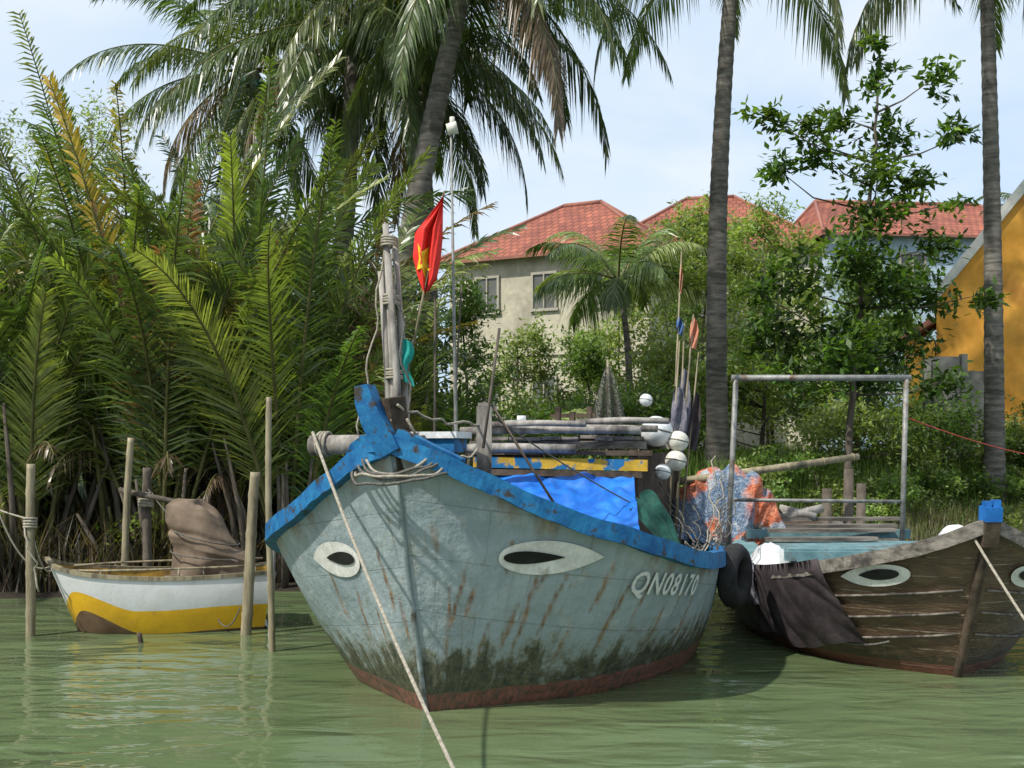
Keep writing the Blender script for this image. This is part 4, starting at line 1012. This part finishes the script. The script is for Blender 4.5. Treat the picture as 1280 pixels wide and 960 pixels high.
mb = MB(); mb.grid(lambda u, v: V((2.42 + .42 * u, 11.15 + .35 * v, 1.02 - .16 * (2 * u - 1) ** 2 - .18 * max(0, 1 - v * 3) + .03 * noise.noise(V((u * 6, v * 6, 1))))), 30, 20); mb.make('white_sack', ['plastic_white'], label='white plastic sack lying at the boat side', cat='bag')
mb = MB(); mb.blob(Bt.L(.34, -.12, 1.24), (.15, .14, .10), 4, .06, .04, 8); mb.make('white_sack', ['plastic_white'], label='white sack stuffed behind the boat stem', cat='bag')
mb = MB(); mb.torus(Bt.L(.9, -.35, .98), (0, .2, 1), .2, .08, 28, 10); mb.make('tyre_fender', ['rubber'], label='old black tyre lying on the boat deck', cat='tyre')
mb = MB()
for i in range(6): mb.beam((2.75, 11.2 + i * .17, .98), (4.4, 11.2 + i * .17, .98), .155, .03)
mb.beam((2.7, 11.1, .93), (4.45, 11.1, .93), .05, .09); mb.beam((2.6, 12.4, 1.05), (4.4, 12.4, 1.05), .06, .1)
for (x, y) in ((2.8, 11.15), (4.3, 11.15), (2.8, 12.2), (4.3, 12.2)): mb.beam((x, y, .5), (x, y, .96), .06, .06)
mb.make('deck_platform', ['teal_paint'], eB)
for (x0, x1, y, z) in ((2.6, 4.35, 12.6, 1.12), (2.7, 4.5, 12.9, 1.18), (2.8, 4.2, 12.2, 1.1), (2.7, 3.9, 11.9, 1.03)):
    mb = MB(); mb.beam((x0, y, z), (x1, y + .1, z), .12, .04); mb.make('loose_plank', ['wood_plank'], eB)
gY = 12.3
mb = MB(); a0 = V((2.37, gY, .8)); a1 = V((2.46, gY, 2.77)); c0 = V((4.28, gY, .8)); c1 = V((4.33, gY, 2.77))
mb.tube([a0, a1], .030, 8); mb.tube([c0, c1], .030, 8); mb.tube([a1 + V((-.05, 0, 0)), c1 + V((.05, 0, 0))], .034, 8)
mb.tube([a0.lerp(a1, .32), c0.lerp(c1, .31)], .020, 8)
mb.make('steel_frame', ['steel'], eB)
def heap(u, v):
    x = lerp(1.82, 3.14, u); prof = curve([(0, 1.0), (.05, 1.35), (.14, 1.62), (.32, 1.78), (.5, 1.80), (.7, 1.70), (.85, 1.5), (.95, 1.25), (1, 1.0)], u)
    f = v * 2 - 1
    z = lerp(prof, .95, abs(f) ** 1.8) if f < 0 else lerp(prof, 1.1, f ** 2)
    q = V((u * 5, v * 2.2, 3)); z += .07 * noise.noise(q * 1.6)
    y = 12.85 + f * .36 + .10 * noise.noise(q * 1.3) + .07 * sin(u * 26 + 4 * noise.noise(q)) * (1 - abs(f) ** 3)
    return V((x + .07 * noise.noise(q * 2 + V((9, 0, 0))), y, z + .025 * sin(u * 40 + v * 9)))
mb = MB(); mb.grid(heap, 100, 60); mb.make('net_bundle', ['net'], label='slumped heap of orange and blue fishing nets', cat='fishing net')
mb = MB(); mb.tube([(1.9, 12.75, 1.62), (4.05, 13.1, 1.9)], [.045, .04], 10)
for f in (.2, .4, .6, .8, .97):
    c = V((1.9, 12.75, 1.62)).lerp(V((4.05, 13.1, 1.9)), f); mb.torus(c, (2.15, .35, .28), .042, .008, 14, 5)
mb.make('bamboo_pole', ['bamboo'], label='thick bamboo pole lying across the net heap', cat='pole')
for (x, y, z1) in ((4.0, 13.4, 1.75), (3.85, 13.8, 1.5), (4.4, 14.2, 1.55)):
    mb = MB(); mb.tube([(x, y, -.6), (x + .03, y, z1)], .06, 8); mb.make('wooden_post', ['bark'], label='short weathered wooden post by the bank', cat='post', group='wooden posts behind boat')
for (x0, y0_, z0_, x1_, y1_, z1_) in ((3.0, 12.9, 1.18, 3.6, 13.0, 1.3), (3.1, 13.0, 1.3, 3.5, 12.9, 1.2)):
    mb = MB(); mb.tube([(x0, y0_, z0_), (x1_, y1_, z1_)], .05, 8); mb.make('loose_log', ['wood_grey'], eB)
mb = MB(); mb.tube(ropepts(Bt.L(.1, -.12, 1.3), (4.15, 7.6, -.1), .06, 30), .012, 6); mb.make('mooring_rope', ['rope'], label='pale mooring rope from the brown boat into water', cat='rope')
mb = MB(); mb.tube(ropepts((2.45, 11.0, .75), Bt.P(-1, 2.2, .3, .03), .25, 24), .010, 5); mb.make('side_rope', ['rope_dark'], eB)
mb = MB(); mb.tube(ropepts((4.3, 12.3, 2.35), (14, 22, 2.3), .55, 30), .007, 5)
mb.make('red_cord', ['redline'], label='thin red cord strung from steel frame towards bank', cat='rope')

# ----- small boat
C = Boat((-5.05, 12.15, 0), rd(76), [(0, 0, .80), (.12, .22, .73), (.45, .43, .66), (1.1, .53, .61), (1.75, .52, .61), (2.37, .44, .64)],
         [(.32, 0), (.42, .12), (.67, .28), (1.22, .40), (1.77, .40), (2.30, .33)], .15, .04)
def maskC(side, arc, z, zt):
    b = .30 + .17 * sstep(0, .42, arc) - .21 * sstep(.42, 1.1, arc) + .03 * sstep(1.3, 2.2, arc); y = z - b
    b2 = b - .21 - .05 * sstep(.45, 1.1, arc)
    return (max(0, min(1, .5 - y * 8)), max(0, min(1, .5 - (z - b2) * 8)), 0)
eC = empty('dinghy', C.L(1.2, 0, 0), 'small white dinghy with yellow and brown bottom', 'boat')
C.hull(maskC, 120, 50).make('hull', ['hull_small'], eC)
C.inner(.3, .03, 40).make('deck', ['yellow_deck'], eC)
C.rail(-.03, .02, -.02, .02, 40).make('gunwale', ['bamboo'], eC)
for sd in (-1, 1):
    mb = MB(); mb.tube([C.L(a, sd * w, .69 + .01 * a) for a, w in ((.25, .25), (.6, .42), (1.1, .48), (1.8, .47), (2.3, .4))], .013, 6)
    for a, w in ((.6, .42), (1.4, .48), (2.2, .42)): mb.tube([C.L(a, sd * w, .58), C.L(a, sd * w, .70)], .011, 6)
    mb.make('hand_rail', ['bamboo'], eC)
for s_ in (.7, 1.3):
    mb = MB(); mb.beam(C.L(s_, -.43, .52), C.L(s_, .43, .52), .2, .03); mb.make('thwart', ['wood_plank'], eC)
def canvas(u, v):
    a = 2 * pi * v
    rx = curve([(0, 0), (.03, .16), (.08, .26), (.18, .33), (.4, .38), (.55, .40), (.72, .42), (.9, .41), (1, .42)], u)
    cx = curve([(0, -3.56), (.2, -3.54), (.5, -3.44), (.75, -3.40), (1, -3.40)], u); z = curve([(0, 1.40), (.05, 1.395), (.15, 1.32), (.5, 1.02), (.75, .85), (1, .55)], u)
    f = 1 + (.02 + .06 * u) * sin(a * 5 + 5 * u + 2.5 * noise.noise(V((u * 2, cos(a), sin(a))))) * min(1, u * 2.5) + .16 * noise.noise(V((cos(a) * 1.1, sin(a) * 1.1, u * 2)))
    tuck = 1 - .08 * math.exp(-((u - .5) / .05) ** 2) - .05 * math.exp(-((u - .8) / .04) ** 2)
    z += .05 * noise.noise(V((cos(a) * 1.5, sin(a) * 1.5, u * 3)))
    return V((cx + rx * f * tuck * cos(a), 12.62 + rx * .78 * f * tuck * sin(a), z - .10 * cos(a) * sin(pi * u) - .10 * max(0, cos(a)) * (1 - u)))
mb = MB(); mb.grid(canvas, 60, 90)
mb.torus((-3.44, 12.62, 1.00), (.25, 0, 1), .37, .008, 30, 6, 1); mb.torus((-3.42, 12.62, .80), (.12, 0, 1), .41, .008, 30, 6, 1)
mb.make('covered_engine', ['tarp_brown', 'rope_dark'], label='engine wrapped in brown canvas tied with cord on dinghy', cat='engine')

# ----- posts
def post(b, t, r, mk, lb, seg=.42, name='bamboo_post'):
    b = V(b); t = V(t); L = (t - b).length; mb = MB(); pts = []; rad = []
    k = max(2, int(L / .06))
    for i in range(k + 1):
        d = L * i / k; pts.append(b.lerp(t, i / k) + V((.012 * sin(d * 2), 0, 0))); near = abs((d % seg) - seg / 2) < .03
        rad.append(r * (1.12 if near else 1.0) * (1 - .15 * i / k))
    mb.tube(pts, rad, 12); mb.make(name, [mk], label=lb, cat='post', group='mooring posts in the water')
post((-5.14, 11.9, -.8), (-5.10, 11.9, 1.83), .052, 'bamboo', 'thick mossy bamboo mooring post standing in the water')
post((-4.68, 13.3, -.8), (-4.52, 13.3, 2.12), .045, 'bamboo', 'yellowish bamboo mooring post behind the dinghy')
post((-4.44, 13.6, -.8), (-4.42, 13.6, 1.76), .06, 'bark', 'stout dark wooden mooring post behind the dinghy')
post((-2.92, 12.0, -.8), (-2.74, 12.0, 1.74), .062, 'bamboo', 'pale leaning bamboo mooring post beside the dinghy stern')
post((-2.36, 11.0, -.8), (-2.39, 11.0, 2.5), .034, 'bamboo', 'tall thin bamboo mooring pole between the boats')
post((-2.62, 11.9, -.8), (-2.52, 11.9, 1.15), .03, 'wood_grey', 'short thin stick standing in the water')
post((-3.75, 11.55, -.4), (-3.84, 11.5, .10), .03, 'wood_dark', 'broken stub of a stick just above water')
mb = MB(); mb.tube([(-4.7, 13.4, 1.5), (-3.6, 13.5, 1.25)], .035, 8)
mb.make('cross_pole', ['bark'], label='horizontal dark pole lashed between mooring posts', cat='pole')
mb = MB()
for q in range(5): mb.torus((-4.44, 13.58, 1.30 + .035 * q), (.1 * (q % 2), .1, 1), .075, .018, 16, 6)
mb.make('post_lashing', ['rope'], label='pale rope wound around a mooring post', cat='rope')
mb = MB()
mb.tube(ropepts((-5.6, 11.9, 1.75), C.L(.05, 0, .72), .35, 24), .010, 5); mb.tube(ropepts((-5.1, 11.86, 1.2), C.L(.1, 0, .74), .25, 20), .010, 5)
mb.tube(ropepts((-7.0, 13, 1.9), (-5.12, 11.86, 1.25), .1, 20), .011, 5); mb.tube(ropepts((-5.14, 11.84, 1.2), (-5.0, 11.8, .5), -.02, 10, .1), .011, 5)
for q in range(4): mb.torus((-5.12, 11.9, 1.16 + .03 * q), (0, .1, 1), .062, .012, 16, 6)
mb.make('dinghy_rope', ['rope'], label='slack pale ropes tying the dinghy to bamboo post', cat='rope')
mb = MB(); mb.tube(ropepts((-4.4, 13.55, 1.5), (-3.0, 12.3, .75), .15, 20), .008, 5); mb.tube(ropepts((-3.4, 12.3, .7), (-2.9, 11.95, .3), .4, 20), .008, 5); mb.make('stern_rope', ['rope_dark'], label='thin dark line tying the dinghy stern to posts', cat='rope')

# ---------------------------------------------------------------- camera, light, world
cam = bpy.data.cameras.new('Camera'); co = bpy.data.objects.new('Camera', cam); COL.objects.link(co)
co.location = (0, 0, 2); co.rotation_euler = (rd(90), 0, 0); cam.lens = 39.375; cam.sensor_width = 36; cam.shift_y = .0625; cam.clip_end = 2000
scene.camera = co
sd = V((-.52, -.42, .80)).normalized()
sl = bpy.data.lights.new('Sun', 'SUN'); sl.energy = 4.9; sl.angle = rd(1.2); sl.color = (1, .95, .86)
so = bpy.data.objects.new('Sun', sl); COL.objects.link(so); so.rotation_euler = sd.to_track_quat('Z', 'Y').to_euler(); so.location = (0, 0, 30)
w = bpy.data.worlds.new('World'); scene.world = w; w.use_nodes = True; nt = w.node_tree; nt.nodes.clear()
out = nt.nodes.new('ShaderNodeOutputWorld'); bg = nt.nodes.new('ShaderNodeBackground'); sky = nt.nodes.new('ShaderNodeTexSky')
sky.sky_type = 'NISHITA'; sky.sun_disc = False; sky.sun_elevation = math.asin(sd.z); sky.sun_rotation = math.atan2(sd.x, sd.y) % (2 * pi)
sky.dust_density = 2.0; sky.air_density = 1.0
tc = nt.nodes.new('ShaderNodeTexCoord'); mp = nt.nodes.new('ShaderNodeMapping'); mp.inputs['Scale'].default_value = (1.5, 1.5, 4)
nz = nt.nodes.new('ShaderNodeTexNoise'); nz.inputs['Scale'].default_value = 1.8; nz.inputs['Detail'].default_value = 7; nz.inputs['Distortion'].default_value = .4
rp = nt.nodes.new('ShaderNodeValToRGB'); e_ = rp.color_ramp.elements
e_[0].position = .36; e_[1].position = .66; e_[0].color = (4.3, 5.6, 7.1, 1); e_[1].color = (6.6, 7.0, 7.4, 1)
mx = nt.nodes.new('ShaderNodeMixRGB'); mx.inputs[0].default_value = .84
L = nt.links.new
L(tc.outputs['Generated'], mp.inputs[0]); L(mp.outputs[0], nz.inputs['Vector']); L(nz.outputs['Fac'], rp.inputs[0]); L(rp.outputs[0], mx.inputs[2]); L(sky.outputs[0], mx.inputs[1]); L(mx.outputs[0], bg.inputs[0])
bg.inputs[1].default_value = .15; L(bg.outputs[0], out.inputs[0])
scene.view_settings.view_transform = 'Standard'; scene.view_settings.look = 'None'; scene.view_settings.exposure = 0
